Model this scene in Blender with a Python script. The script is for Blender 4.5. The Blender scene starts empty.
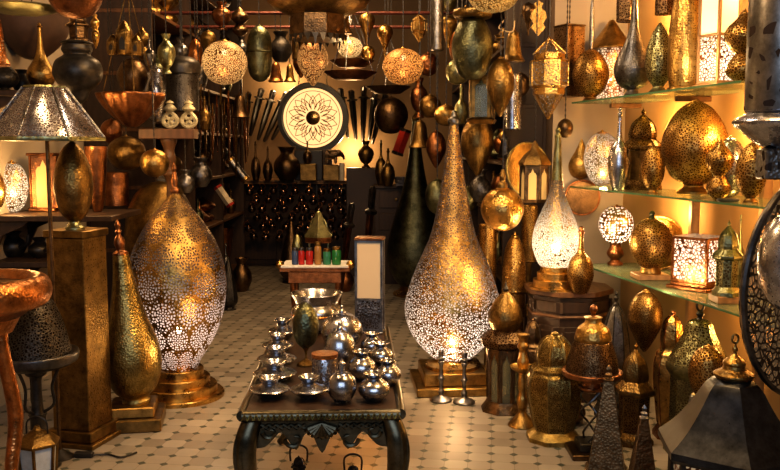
import bpy, math, random
from mathutils import Vector, Matrix
random.seed(7)
R_ = math.radians
F, CX, CY, H = 850.0, 390.0, 235.0, 1.6
PITCH = math.atan(87.0 / F)
CP, SP = math.cos(PITCH), math.sin(PITCH)
scn = bpy.context.scene
COL = scn.collection

# ------------------------------------------------------------------ measuring helpers
def ray(px, py):
    a = (px - CX) / F; b = (CY - py) / F
    return Vector((a, CP + b * SP, -SP + b * CP))
def at(px, py, Y):
    d = ray(px, py); t = Y / d.y
    return Vector((d.x * t, Y, H + d.z * t))
def onz(px, py, z):
    d = ray(px, py); t = (z - H) / d.z
    return Vector((d.x * t, d.y * t, z))
def mpp(Y, z=1.2):
    return (Y * CP + (H - z) * SP) / F

# ------------------------------------------------------------------ materials
BASE = {  # colour, roughness, metallic
    'brass': ((.52, .33, .11), .33, 1), 'brassd': ((.29, .185, .065), .37, 1), 'gold': ((.66, .41, .13), .28, 1),
    'copper': ((.58, .25, .09), .30, 1), 'copperd': ((.36, .16, .07), .34, 1), 'silver': ((.60, .61, .68), .25, 1),
    'silverd': ((.30, .30, .31), .32, 1), 'iron': ((.075, .070, .066), .42, .8), 'steel': ((.16, .16, .17), .35, 1),
    'bronze': ((.20, .13, .07), .36, 1), 'green': ((.36, .36, .20), .34, 1), 'greend': ((.17, .18, .11), .36, 1),
    'black': ((.018, .016, .015), .40, 0), 'wood': ((.16, .075, .032), .45, 0), 'woodd': ((.05, .026, .014), .5, 0),
    'woodl': ((.36, .20, .09), .45, 0), 'cream': ((.74, .66, .50), .6, 0), 'white': ((.82, .82, .80), .5, 0),
    'red': ((.42, .035, .022), .4, 0), 'redrod': ((.13, .032, .022), .45, .3), 'rope': ((.55, .42, .25), .8, 0),
    'skin': ((.80, .68, .48), .55, 0), 'cloth': ((.12, .085, .07), .85, 0), 'leather': ((.085, .048, .034), .6, 0),
    'ivory': ((.60, .54, .36), .45, .2), 'paper': ((.62, .68, .74), .6, 0), 'card': ((.55, .35, .17), .7, 0),
    'jblue': ((.06, .10, .22), .15, 0), 'jred': ((.50, .03, .025), .15, 0), 'jamber': ((.45, .24, .08), .15, 0),
    'jgreen': ((.03, .22, .06), .15, 0), 'jteal': ((.05, .25, .14), .15, 0), 'book': ((.10, .10, .13), .6, 0), 'tbl': ((.15, .135, .095), .33, 1), 'roofm': ((.060, .066, .080), .36, .9), 'olive': ((.40, .30, .11), .34, 1), 'potm': ((.30, .20, .14), .14, 1), 'cab': ((.035, .018, .010), .5, 0),
}
_mats = {}
class NB:
    def __init__(s, m): s.t = m.node_tree; s.n = s.t.nodes; s.l = s.t.links
    def add(s, typ, **kw):
        nd = s.n.new(typ)
        for k, v in kw.items(): setattr(nd, k, v)
        return nd
    def math(s, op, a, b=None, c=None):
        nd = s.n.new('ShaderNodeMath'); nd.operation = op
        for i, v in enumerate((a, b, c)):
            if v is None: continue
            if isinstance(v, (int, float)): nd.inputs[i].default_value = v
            else: s.l.new(v, nd.inputs[i])
        return nd.outputs[0]
    def mix(s, f, a, b):
        nd = s.n.new('ShaderNodeMix'); nd.data_type = 'RGBA'
        for sock, v in ((nd.inputs[0], f), (nd.inputs[6], a), (nd.inputs[7], b)):
            if isinstance(v, (int, float)): sock.default_value = v
            elif isinstance(v, tuple): sock.default_value = (*v, 1) if len(v) == 3 else v
            else: s.l.new(v, sock)
        return nd.outputs[2]

def M(base, hole=None, size=.02, thr=.12, lit=0, zc=.0, sig=.3, glow=(1.0, .70, .40), eng=True, see=.06):
    """metal / plain material; hole = lace | dots | ros pierced pattern of cell size `size` metres; lit = bulb light put into the holes as emission"""
    if hole in ('lace', 'dots') and not lit: size *= .68
    key = (base, hole, round(size, 4), thr, lit, round(zc, 3), round(sig, 3), glow, eng, see)
    if key in _mats: return _mats[key]
    col, rough, met = BASE[base]
    m = bpy.data.materials.new(base + ('_' + hole if hole else '')); m.use_nodes = True
    b = NB(m); b.n.clear()
    out = b.add('ShaderNodeOutputMaterial'); p = b.add('ShaderNodeBsdfPrincipled')
    tc = b.add('ShaderNodeTexCoord')
    obj = tc.outputs['Object']
    ns = b.add('ShaderNodeTexNoise'); ns.inputs['Scale'].default_value = 14; ns.inputs['Detail'].default_value = 8; ns.inputs['Roughness'].default_value = .7
    b.l.new(obj, ns.inputs['Vector'])
    f = b.math('MULTIPLY', b.math('SUBTRACT', ns.outputs[0], .34), 3.4)
    f = b.math('MINIMUM', b.math('MAXIMUM', f, 0), 1)
    k = .36 if met else .7
    c = b.mix(f, tuple(x * k for x in col), col)
    b.l.new(c, p.inputs['Base Color'])
    p.inputs['Metallic'].default_value = met
    r = b.math('MULTIPLY_ADD', ns.outputs[0], .22, rough - .10)
    b.l.new(r, p.inputs['Roughness'])
    if met and eng and base != 'silver':
        vo = b.add('ShaderNodeTexVoronoi'); vo.inputs['Scale'].default_value = 85
        b.l.new(obj, vo.inputs['Vector'])
        bp = b.add('ShaderNodeBump'); bp.inputs['Strength'].default_value = .35; bp.inputs['Distance'].default_value = .006
        b.l.new(vo.outputs['Distance'], bp.inputs['Height']); b.l.new(bp.outputs[0], p.inputs['Normal'])
    elif base in ('wood', 'woodd', 'woodl'):
        w = b.add('ShaderNodeTexWave'); w.inputs['Scale'].default_value = 6; w.inputs['Distortion'].default_value = 6
        w.inputs['Detail'].default_value = 3; b.l.new(obj, w.inputs['Vector'])
        c2 = b.mix(b.math('MULTIPLY', w.outputs[1], .6), c, tuple(x * .45 for x in col)); b.l.new(c2, p.inputs['Base Color'])
    surf = p.outputs[0]
    if hole:
        if hole == 'lace':
            v = b.add('ShaderNodeTexVoronoi', feature='DISTANCE_TO_EDGE'); v.inputs['Scale'].default_value = 1 / size
            b.l.new(obj, v.inputs['Vector']); mask = b.math('GREATER_THAN', v.outputs['Distance'], thr)
        elif hole == 'dots':
            v = b.add('ShaderNodeTexVoronoi'); v.inputs['Scale'].default_value = 1 / size
            v.inputs['Randomness'].default_value = .5
            b.l.new(obj, v.inputs['Vector']); mask = b.math('LESS_THAN', v.outputs['Distance'], thr)
        else:   # rosettes laid out on the UV (metres) of a turned body
            sx = b.add('ShaderNodeSeparateXYZ'); b.l.new(tc.outputs['UV'], sx.inputs[0])
            u = b.math('DIVIDE', sx.outputs[0], size); w_ = b.math('DIVIDE', sx.outputs[1], size)
            row = b.math('FLOOR', w_); u = b.math('MULTIPLY_ADD', row, .5, u)
            cu = b.math('SUBTRACT', b.math('FRACT', u), .5); cv = b.math('SUBTRACT', b.math('FRACT', w_), .5)
            rr = b.math('SQRT', b.math('ADD', b.math('MULTIPLY', cu, cu), b.math('MULTIPLY', cv, cv)))
            th = b.math('ARCTAN2', cv, cu)
            def ring(r0, wd, n, off, ph=0.0):
                a = b.math('SUBTRACT', wd, b.math('ABSOLUTE', b.math('SUBTRACT', rr, r0)))
                q = b.math('MULTIPLY', b.math('ADD', b.math('COSINE', b.math('MULTIPLY_ADD', th, n, ph)), off), .06)
                return b.math('MINIMUM', a, q)
            mk = b.math('SUBTRACT', .035, rr)
            for args in ((.11, .035, 8, .1), (.21, .036, 12, .1, 1.0), (.31, .028, 8, .4, 1.6), (.41, .034, 20, .1)):
                mk = b.math('MAXIMUM', mk, ring(*args))
            v = b.add('ShaderNodeTexVoronoi', feature='DISTANCE_TO_EDGE'); v.inputs['Scale'].default_value = 9 / size
            b.l.new(obj, v.inputs['Vector'])
            cor = b.math('MINIMUM', b.math('SUBTRACT', v.outputs['Distance'], .25), b.math('SUBTRACT', rr, .475))
            mk = b.math('MAXIMUM', mk, cor)
            mask = b.math('GREATER_THAN', mk, 0)
        ms = b.add('ShaderNodeMixShader'); b.l.new(mask, ms.inputs[0]); b.l.new(surf, ms.inputs[1])
        if lit:
            sp = b.add('ShaderNodeSeparateXYZ'); b.l.new(obj, sp.inputs[0])
            dz = b.math('DIVIDE', b.math('SUBTRACT', sp.outputs[2], zc), sig)
            g = b.math('MULTIPLY_ADD', b.math('EXPONENT', b.math('MULTIPLY', b.math('MULTIPLY', dz, dz), -1.0)), .95, .05)
            em = b.add('ShaderNodeEmission'); em.inputs[0].default_value = (*glow, 1)
            b.l.new(b.math('MULTIPLY', g, lit), em.inputs[1])
            tr = b.add('ShaderNodeBsdfTransparent')
            m2 = b.add('ShaderNodeMixShader'); m2.inputs[0].default_value = see
            b.l.new(em.outputs[0], m2.inputs[1]); b.l.new(tr.outputs[0], m2.inputs[2])
            b.l.new(m2.outputs[0], ms.inputs[2])
        else:
            df = b.add('ShaderNodeBsdfDiffuse'); df.inputs[0].default_value = (col[0] * .15, col[1] * .11, col[2] * .09, 1)
            b.l.new(df.outputs[0], ms.inputs[2])
        surf = ms.outputs[0]
    b.l.new(surf, out.inputs[0])
    _mats[key] = m
    return m

def glowmat(name, col, strength, base=(.8, .7, .5)):
    key = (name, col, strength)
    if key in _mats: return _mats[key]
    m = bpy.data.materials.new(name); m.use_nodes = True
    p = m.node_tree.nodes['Principled BSDF']
    p.inputs['Base Color'].default_value = (*base, 1); p.inputs['Roughness'].default_value = .35
    p.inputs['Emission Color'].default_value = (*col, 1); p.inputs['Emission Strength'].default_value = strength
    _mats[key] = m
    return m
def glassmat(name='clear_glass', tint=(.75, .85, .72), a=.75, rough=.05):
    key = (name, tint, a)
    if key in _mats: return _mats[key]
    m = bpy.data.materials.new(name); m.use_nodes = True
    b = NB(m); b.n.clear(); out = b.add('ShaderNodeOutputMaterial')
    t = b.add('ShaderNodeBsdfTransparent'); t.inputs[0].default_value = (*tint, 1)
    g = b.add('ShaderNodeBsdfPrincipled'); g.inputs['Base Color'].default_value = (tint[0] * .3, tint[1] * .35, tint[2] * .3, 1)
    g.inputs['Roughness'].default_value = rough
    ms = b.add('ShaderNodeMixShader'); ms.inputs[0].default_value = a
    b.l.new(g.outputs[0], ms.inputs[1]); b.l.new(t.outputs[0], ms.inputs[2]); b.l.new(ms.outputs[0], out.inputs[0])
    _mats[key] = m
    return m

# ------------------------------------------------------------------ mesh building
def link(name, verts, faces, mat, parent=None, smooth=40, uv=None, loc=None):
    me = bpy.data.meshes.new(name); me.from_pydata([tuple(v) for v in verts], [], faces)
    if uv:
        ul = me.uv_layers.new(name='UVMap')
        i = 0
        for fi in range(len(faces)):
            for k in range(len(faces[fi])):
                ul.data[i].uv = uv[fi][k]; i += 1
    me.materials.append(mat)
    if smooth:
        me.shade_smooth(); me.set_sharp_from_angle(angle=R_(smooth))
    o = bpy.data.objects.new(name, me); COL.objects.link(o)
    if parent: o.parent = parent
    if loc is not None: o.location = loc
    return o

def spline(pts, sub=4):
    """Catmull-Rom through (r, z) points; a repeated point is a sharp corner"""
    segs, cur = [], [pts[0]]
    for p in pts[1:]:
        if p == cur[-1]:
            segs.append(cur); cur = [p]
        else: cur.append(p)
    segs.append(cur)
    res = []
    for s in segs:
        if len(s) < 3: q = s[:]
        else:
            q = []
            for i in range(len(s) - 1):
                p0 = s[max(i - 1, 0)]; p1 = s[i]; p2 = s[i + 1]; p3 = s[min(i + 2, len(s) - 1)]
                for k in range(sub):
                    t = k / sub
                    q.append(tuple(.5 * ((2 * p1[j]) + (-p0[j] + p2[j]) * t + (2 * p0[j] - 5 * p1[j] + 4 * p2[j] - p3[j]) * t * t + (-p0[j] + 3 * p1[j] - 3 * p2[j] + p3[j]) * t ** 3) for j in range(len(p1))))
            q.append(s[-1])
        for v in q:
            if not res or res[-1] != v: res.append(v)
    return [(max(v[0], 0), *v[1:]) for v in res]

def lathe_geo(prof, n=24, rot=0.0, lobes=None):
    verts, faces, uv = [], [], []
    rmax = max(p[0] for p in prof); L = 2 * math.pi * rmax
    arc = [0]
    for i in range(1, len(prof)):
        arc.append(arc[-1] + math.hypot(prof[i][0] - prof[i - 1][0], prof[i][1] - prof[i - 1][1]))
    a0 = math.pi / 2 + rot
    for r, z in prof:
        for k in range(n):
            a = a0 + 2 * math.pi * k / n; rr = max(r, 1e-5)
            if lobes: rr *= 1 + lobes[1] * math.cos(lobes[0] * a)
            verts.append((rr * math.cos(a), rr * math.sin(a), z))
    for i in range(len(prof) - 1):
        for k in range(n):
            k2 = (k + 1) % n
            faces.append((i * n + k, i * n + k2, (i + 1) * n + k2, (i + 1) * n + k))
            u0, u1 = L * k / n, L * (k + 1) / n
            uv.append(((u0, arc[i]), (u1, arc[i]), (u1, arc[i + 1]), (u0, arc[i + 1])))
    for i in (0, len(prof) - 1):
        if prof[i][0] > 1e-4:
            f = tuple(i * n + k for k in range(n))
            faces.append(f if i else f[::-1]); uv.append(tuple((0, 0) for _ in range(n)))
    return verts, faces, uv

def box_geo(sx, sy, sz, c=(0, 0, 0), bev=0.0):
    hx, hy, hz = sx / 2, sy / 2, sz / 2
    b = min(bev, hx * .9, hy * .9, hz * .9)
    if b <= 0:
        v = [(x, y, z) for z in (-hz, hz) for y in (-hy, hy) for x in (-hx, hx)]
        f = [(0, 2, 3, 1), (4, 5, 7, 6), (0, 1, 5, 4), (2, 6, 7, 3), (0, 4, 6, 2), (1, 3, 7, 5)]
    else:
        prof = [(-hz, -b), (-hz + b, 0), (hz - b, 0), (hz, -b)]
        v, f = [], []
        for z, e in prof:
            for (x, y) in ((-hx - e + b, -hy - e), (hx + e - b, -hy - e), (hx + e, -hy - e + b), (hx + e, hy + e - b), (hx + e - b, hy + e), (-hx - e + b, hy + e), (-hx - e, hy + e - b), (-hx - e, -hy - e + b)):
                v.append((x, y, z))
        for i in range(3):
            for k in range(8): f.append((i * 8 + k, i * 8 + (k + 1) % 8, (i + 1) * 8 + (k + 1) % 8, (i + 1) * 8 + k))
        f.append(tuple(range(7, -1, -1))); f.append(tuple(range(24, 32)))
    return [(x + c[0], y + c[1], z + c[2]) for x, y, z in v], f
def box(name, mat, sx, sy, sz, c=(0, 0, 0), parent=None, bev=.004, loc=None):
    v, f = box_geo(sx, sy, sz, c, bev)
    return link(name, v, f, mat, parent, 30, loc=loc)

def tube_geo(pts, rad, n=8, flat=1.0):
    pts = [Vector(p) for p in pts]
    rads = rad if isinstance(rad, (list, tuple)) else [rad] * len(pts)
    v, f = [], []
    t0 = (pts[1] - pts[0]).normalized()
    ref = Vector((0, 0, 1)) if abs(t0.z) < .9 else Vector((1, 0, 0))
    nrm = t0.cross(ref).normalized()
    for i, p in enumerate(pts):
        t = (pts[min(i + 1, len(pts) - 1)] - pts[max(i - 1, 0)]).normalized()
        nrm = (nrm - t * nrm.dot(t)).normalized(); bn = t.cross(nrm)
        for k in range(n):
            a = 2 * math.pi * k / n
            v.append(p + nrm * (math.cos(a) * rads[i]) + bn * (math.sin(a) * rads[i] * flat))
    for i in range(len(pts) - 1):
        for k in range(n):
            f.append((i * n + k, i * n + (k + 1) % n, (i + 1) * n + (k + 1) % n, (i + 1) * n + k))
    f.append(tuple(range(n - 1, -1, -1))); f.append(tuple((len(pts) - 1) * n + k for k in range(n)))
    return v, f
def smooth3(pts, sub=5):
    out = []
    for i in range(len(pts) - 1):
        p0, p1, p2, p3 = (Vector(pts[max(i - 1, 0)]), Vector(pts[i]), Vector(pts[i + 1]), Vector(pts[min(i + 2, len(pts) - 1)]))
        for k in range(sub):
            t = k / sub
            out.append(.5 * (2 * p1 + (p2 - p0) * t + (2 * p0 - 5 * p1 + 4 * p2 - p3) * t * t + (3 * p1 - p0 - 3 * p2 + p3) * t ** 3))
    out.append(Vector(pts[-1]))
    return out
def join(*geos):
    V, Fc = [], []
    for v, f in geos:
        o = len(V); V += [tuple(x) for x in v]; Fc += [tuple(i + o for i in q) for q in f]
    return V, Fc
def prism_geo(outline, d0, d1):
    """outline [(x, z)] extruded along y"""
    n = len(outline)
    v = [(x, d0, z) for x, z in outline] + [(x, d1, z) for x, z in outline]
    f = [tuple(range(n)), tuple(range(2 * n - 1, n - 1, -1))] + [(k, k + n, (k + 1) % n + n, (k + 1) % n) for k in range(n)]
    return v, f

def tagit(o, label, cat, group=None):
    o['label'] = label; o['category'] = cat
    if group: o['group'] = group
    return o
def struct(name, v, f, mat, smooth=0):
    o = link(name, v, f, mat, None, smooth); o['kind'] = 'structure'; return o

# ------------------------------------------------------------------ a thing, measured on its own axis
REG = []      # hanging things already placed: (x, y, r, z0, z1)
RAILS = [(7.0, at(390, 13, 7.0).z), (7.5, at(390, 27, 7.5).z)]
def clash(x, y, r, z0, z1):
    if x - r < -1.84 and y + r > 6.73: return True
    if x + r > .825 and y + r > 6.27: return True
    if any(abs(y - Y) < r + .02 and z0 - .02 < z < z1 + .02 for Y, z in RAILS): return True
    for X, Y, R, a, b_ in REG:
        if (x - X) ** 2 + (y - Y) ** 2 < (r + R + .012) ** 2 and z0 < b_ and z1 > a: return True
    return False
class Th:
    def __init__(s, name, cat, label, px, py, Y=None, z=None, rb=0, group=None, rot=0, tilt=0):
        if Y is None:
            zz = z or 0.0
            p = onz(px, py, zz); Y = p.y + rb * mpp(p.y, zz)
            s.zb = zz
        else:
            s.zb = at(px, py, Y).z if z is None else z
        s.Y = Y; s.px = px
        s.s = mpp(Y, s.zb + .2)
        s.x = (px - CX) * mpp(Y, s.zb)
        s.E = bpy.data.objects.new(name, None); COL.objects.link(s.E)
        s.E.empty_display_size = .05
        s.E.location = (s.x, Y, s.zb); s.E.rotation_euler = (0, R_(tilt), R_(rot))
        tagit(s.E, label, cat, group)
        s.top = 0
    def Z(s, py):
        return max(0.0, at(s.px, py, s.Y).z - s.zb)
    def lathe(s, part, mat, prof, n=24, curve=True, rot=0, off=(0, 0), parent=None, lobes=None, smooth=40):
        """prof in pixels: (radius, image row)"""
        pr = [(r * s.s, s.Z(y)) for r, y in prof]
        return s.mlathe(part, mat, pr, n, curve, rot, off, parent, lobes, smooth)
    def mlathe(s, part, mat, pr, n=24, curve=True, rot=0, off=(0, 0), parent=None, lobes=None, smooth=40):
        if curve: pr = spline(pr)
        s.top = max(s.top, max(p[1] for p in pr))
        v, f, uv = lathe_geo(pr, n, R_(rot), lobes)
        if pr[0][1] > pr[-1][1]: f = [q[::-1] for q in f]; uv = [q[::-1] for q in uv]
        if off != (0, 0): v = [(x + off[0], y + off[1], z) for x, y, z in v]
        return link(part, v, f, mat, parent or s.E, smooth, uv)
    def geo(s, part, mat, g, parent=None, smooth=40):
        return link(part, g[0], g[1], mat, parent or s.E, smooth)
    def box(s, part, mat, sx, sy, z0, z1, c=(0, 0), bev=.004, parent=None):
        v, f = box_geo(sx, sy, z1 - z0, (c[0], c[1], (z0 + z1) / 2), bev); s.top = max(s.top, z1)
        return link(part, v, f, mat, parent or s.E, 30)
    def tube(s, part, mat, pts, r, n=6, sm=True, parent=None):
        """pts in metres on the thing's axes"""
        p = smooth3(pts) if sm and len(pts) > 2 else pts
        if isinstance(r, (list, tuple)) and sm and len(pts) > 2:
            r = [r[min(i // 5, len(r) - 1)] * (1 - (i % 5) / 5) + r[min(i // 5 + 1, len(r) - 1)] * ((i % 5) / 5) for i in range(len(p))]
        return s.geo(part, mat, tube_geo(p, r, n), parent)
    def chain(s, ztop, z0=None, mat=None, r=.004):
        rr = 0
        for c in s.E.children:
            for v in c.data.vertices: rr = max(rr, math.hypot(v.co.x, v.co.y))
        REG.append((s.x, s.Y, rr, s.zb, s.zb + s.top)); REG.append((s.x, s.Y, .006, s.zb + s.top, 9))
        z0 = (s.top if z0 is None else z0) - .002; L = ztop - s.zb - z0
        if L <= 0: return
        nb = max(6, min(60, int(L / .035)))
        pr = []
        for i in range(nb):
            za = z0 + L * i / nb; zb = z0 + L * (i + .5) / nb
            pr += [(r * .6, za), (r * 1.5, zb)]
        pr.append((r * .6, z0 + L))
        v, f, uv = lathe_geo(pr, 5)
        return link('chain', v, f, mat or M('iron', eng=False), s.E, 40)
    def bulb(s, z, r=.018, strength=60, col=(1, .75, .45), parent=None):
        pr = [(r * math.sin(math.pi * i / 8), z - r * math.cos(math.pi * i / 8)) for i in range(9)]
        v, f, uv = lathe_geo(pr, 12)
        return link('bulb', v, f, glowmat('bulb_glass', col, strength), parent or s.E, 60)

def light(px, py, Y, power, col=(1, .62, .30), rad=.03, z=None):
    p = at(px, py, Y)
    return plight((p.x, p.y, p.z), power, col, rad)
def plight(loc, power, col=(1, .62, .30), rad=.03):  # serves bulbs inside lamps and also added fills with no fixture
    l = bpy.data.lights.new('lamp_and_fill_light', 'POINT'); l.energy = power; l.color = col; l.shadow_soft_size = rad
    o = bpy.data.objects.new('lamp_and_fill_light', l); COL.objects.link(o); o.location = loc
    return o

# ------------------------------------------------------------------ shape templates: (part, slot, curved, [(r, t)])
foot = lambda r, h, neck: [(r, 0), (r, h * .25), (r, h * .25), (r * .8, h * .45), (neck, h * .8), (neck, h)]
TM = {
 'egg': [('foot', 1, True, foot(.5, .09, .3)), ('body', 0, True, [(.28, .09), (.72, .2), (1, .45), (.9, .68), (.55, .88), (.2, .965), (.08, .975)]),
         ('finial', 1, True, [(.1, .965), (.13, .98), (.05, .99), (0, 1)])],
 'tear': [('foot', 1, True, foot(.5, .07, .3)), ('body', 0, True, [(.3, .07), (.74, .115), (1, .225), (.9, .33), (.54, .45), (.28, .58), (.17, .73), (.12, .93)]),
          ('finial', 1, True, [(.14, .925), (.2, .94), (.1, .955), (.13, .97), (0, 1)])],
 'hegg': [('body', 0, True, [(.3, 0), (.42, .01), (.75, .12), (1, .42), (.95, .64), (.68, .86), (.4, .95)]), ('cap', 1, True, [(.42, .945), (.42, .965), (.15, .98), (.08, 1), (0, 1)])],
 'spindle': [('foot', 1, False, [(.95, 0), (.95, .03), (.85, .04)]), ('body', 0, True, [(.85, .04), (.97, .15), (1, .3), (.9, .55), (.6, .8), (.2, .98), (0, 1)])],
 'bud': [('foot', 1, True, foot(.75, .12, .4)), ('body', 0, True, [(.4, .12), (.85, .25), (1, .45), (.88, .66), (.5, .86), (.15, .97), (0, 1)])],
 'bowl': [('body', 0, True, [(.45, 0), (.5, .04), (.8, .2), (1, .48), (.96, .62), (.82, .74)]), ('rim', 1, True, [(.82, .73), (.84, .80), (.98, .97), (1, 1), (.94, 1), (.76, .80), (.5, .5), (0, .4)])],
 'cone': [('foot', 1, True, foot(.8, .06, .6)), ('body', 0, True, [(.6, .06), (.95, .14), (1, .24), (.82, .45), (.52, .7), (.25, .88), (.1, .95)]),
          ('finial', 1, True, [(.1, .945), (.16, .96), (.06, .98), (0, 1)])],
 'almond': [('body', 0, True, [(0, 0), (.16, .03), (.55, .2), (.93, .42), (1, .55), (.9, .74), (.55, .9), (.22, .955)]),
            ('cap', 1, True, [(.24, .95), (.24, .97), (.1, .985), (.06, 1), (0, 1)])],
 'ball': [('body', 0, True, [(.0, 0), (.38, .035), (.75, .16), (1, .45), (.88, .72), (.55, .89), (.28, .94)]),
          ('cap', 1, True, [(.3, .935), (.3, .955), (.12, .965), (.06, 1), (0, 1)])],
 'drop': [('body', 0, True, [(0, 0), (.12, .02), (.2, .18), (.42, .4), (.85, .62), (1, .76), (.8, .9), (.35, .965)]),
          ('cap', 1, True, [(.36, .96), (.2, .975), (.08, 1), (0, 1)])],
 'bell': [('body', 0, True, [(.92, 0), (1, .03), (1, .03), (.75, .18), (.6, .45), (.52, .7), (.38, .84), (.16, .9)]),
          ('crown', 1, True, [(.18, .89), (.2, .92), (.08, .94), (.1, .98), (0, 1)])],
 'pot': [('body', 0, True, [(.45, 0), (.6, .05), (1, .32), (.92, .58), (.55, .76), (.45, .82)]),
         ('rim', 1, True, [(.45, .81), (.48, .87), (.66, .98), (.7, 1), (.64, 1), (.42, .86), (0, .8)])],
 'dish': [('body', 0, True, [(.4, 0), (.48, .06), (.96, .36), (1, .42), (1, .42), (.93, .47), (.6, .58), (.38, .7)]),
          ('rim', 0, True, [(.38, .69), (.42, .8), (.56, .95), (.58, 1), (.52, .98), (.3, .78), (0, .72)])],
 'bottle': [('body', 0, True, [(.5, 0), (.62, .03), (.96, .22), (1, .34), (.78, .5), (.34, .6), (.2, .7), (.17, .88)]),
            ('rim', 1, True, [(.17, .87), (.24, .92), (.14, .94), (.18, .98), (0, 1)])],
 'vase': [('foot', 1, True, foot(.55, .14, .28)), ('body', 0, True, [(.28, .14), (.7, .26), (1, .5), (.85, .68), (.42, .8), (.34, .88)]),
          ('rim', 1, True, [(.34, .87), (.5, .97), (.52, 1), (.4, .97), (0, .9)])],
 'dome': [('base', 1, True, [(1, 0), (1, .06), (1, .06), (.86, .1), (.86, .14), (.8, .14)]), ('body', 0, True, [(.8, .14), (.82, .3), (.78, .52), (.6, .72), (.35, .84), (.14, .885)]),
          ('finial', 1, True, [(.16, .88), (.16, .9), (.07, .915), (.13, .945), (.05, .965), (.07, .98), (0, 1)])],
 'capsule': [('body', 0, True, [(0, 0), (.35, .02), (.75, .1), (.95, .25), (1, .42), (1, .5)]), ('lid', 0, True, [(1, .505), (1.04, .52), (1, .54), (.97, .68), (.8, .84), (.45, .94), (.3, .955)]),
             ('cap', 1, True, [(.3, .95), (.3, .97), (.12, .98), (.1, 1), (0, 1)])],
 'goblet': [('foot', 1, True, [(.7, 0), (.7, .02), (.7, .02), (.4, .06), (.12, .1), (.1, .2), (.2, .25), (.3, .28)]),
            ('body', 0, True, [(.28, .28), (.7, .36), (1, .58), (.88, .78), (.5, .93), (.18, .985), (0, 1)])],
 'octjar': [('base', 1, False, [(.98, 0), (.98, .04), (.72, .09), (.7, .1)]), ('body', 0, True, [(.7, .1), (.82, .22), (.98, .42), (1, .52), (.95, .6), (.84, .64)]),
            ('lid', 0, True, [(.86, .64), (.86, .66), (.86, .66), (.64, .7), (.66, .78), (.5, .9), (.22, .955)]), ('finial', 1, True, [(.2, .95), (.1, .965), (.14, .98), (0, 1)])],
 'lantern': [('base', 1, False, [(1, 0), (1, .05), (.85, .08), (.72, .12)]), ('body', 0, False, [(.7, .12), (.74, .48)]),
             ('roof', 1, True, [(.72, .47), (.98, .49), (1, .53), (1, .53), (.8, .57), (.62, .61), (.62, .61), (.66, .68), (.5, .8), (.2, .87), (.1, .9)]),
             ('finial', 1, True, [(.12, .895), (.06, .91), (.11, .94), (.04, .965), (0, 1)])],
 'hanglantern': [('tip', 0, False, [(.03, 0), (.75, .3)]), ('band', 1, False, [(.76, .29), (.8, .3), (.8, .37), (.98, .4)]),
                 ('body', 0, False, [(.97, .4), (.97, .68)]), ('collar', 1, False, [(1, .68), (1, .7), (.8, .72), (.78, .78)]),
                 ('roof', 0, False, [(.82, .78), (.82, .79), (.12, .95)]), ('finial', 1, True, [(.1, .94), (.14, .96), (.06, .98), (0, 1)])],
 'tower': [('base', 1, False, [(1, 0), (1, .06), (.85, .1), (.8, .1)]), ('body', 0, False, [(.8, .1), (.62, .9)]), ('rim', 1, False, [(.66, .9), (.66, .94), (.5, .97), (.2, 1)])],
 'obelisk': [('base', 1, False, [(1, 0), (1, .05), (.9, .07), (.86, .09)]), ('body', 0, False, [(.84, .09), (.2, .86)]),
             ('finial', 1, True, [(.2, .855), (.24, .87), (.12, .885), (.17, .91), (.08, .93), (.12, .96), (0, 1)])],
 'tube': [('body', 0, True, [(.8, 0), (1, .02), (1, .02), (1, .96), (1, .96), (.9, 1), (.6, 1)])],
 'cup': [('body', 0, True, [(.3, 0), (.45, .04), (.7, .3), (.92, .75), (1, 1), (.93, 1), (.6, .3), (0, .1)])],
 'candlestick': [('foot', 0, True, [(1, 0), (1, .03), (.8, .06), (.35, .1), (.22, .14)]), ('stem', 0, True, [(.22, .13), (.3, .2), (.18, .26), (.2, .4), (.32, .46), (.2, .52), (.17, .7), (.3, .78), (.2, .82)]),
                 ('socket', 0, True, [(.2, .81), (.42, .86), (.42, .88), (.26, .9), (.26, 1), (.18, 1), (0, .95)])],
 'gourd': [('body', 0, True, [(.3, 0), (.4, .03), (.8, .12), (.85, .22), (.5, .36), (.42, .4), (.8, .5), (1, .62), (.85, .74), (.4, .86), (.2, .94)]), ('finial', 1, True, [(.2, .935), (.1, .96), (0, 1)])],
}
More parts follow.
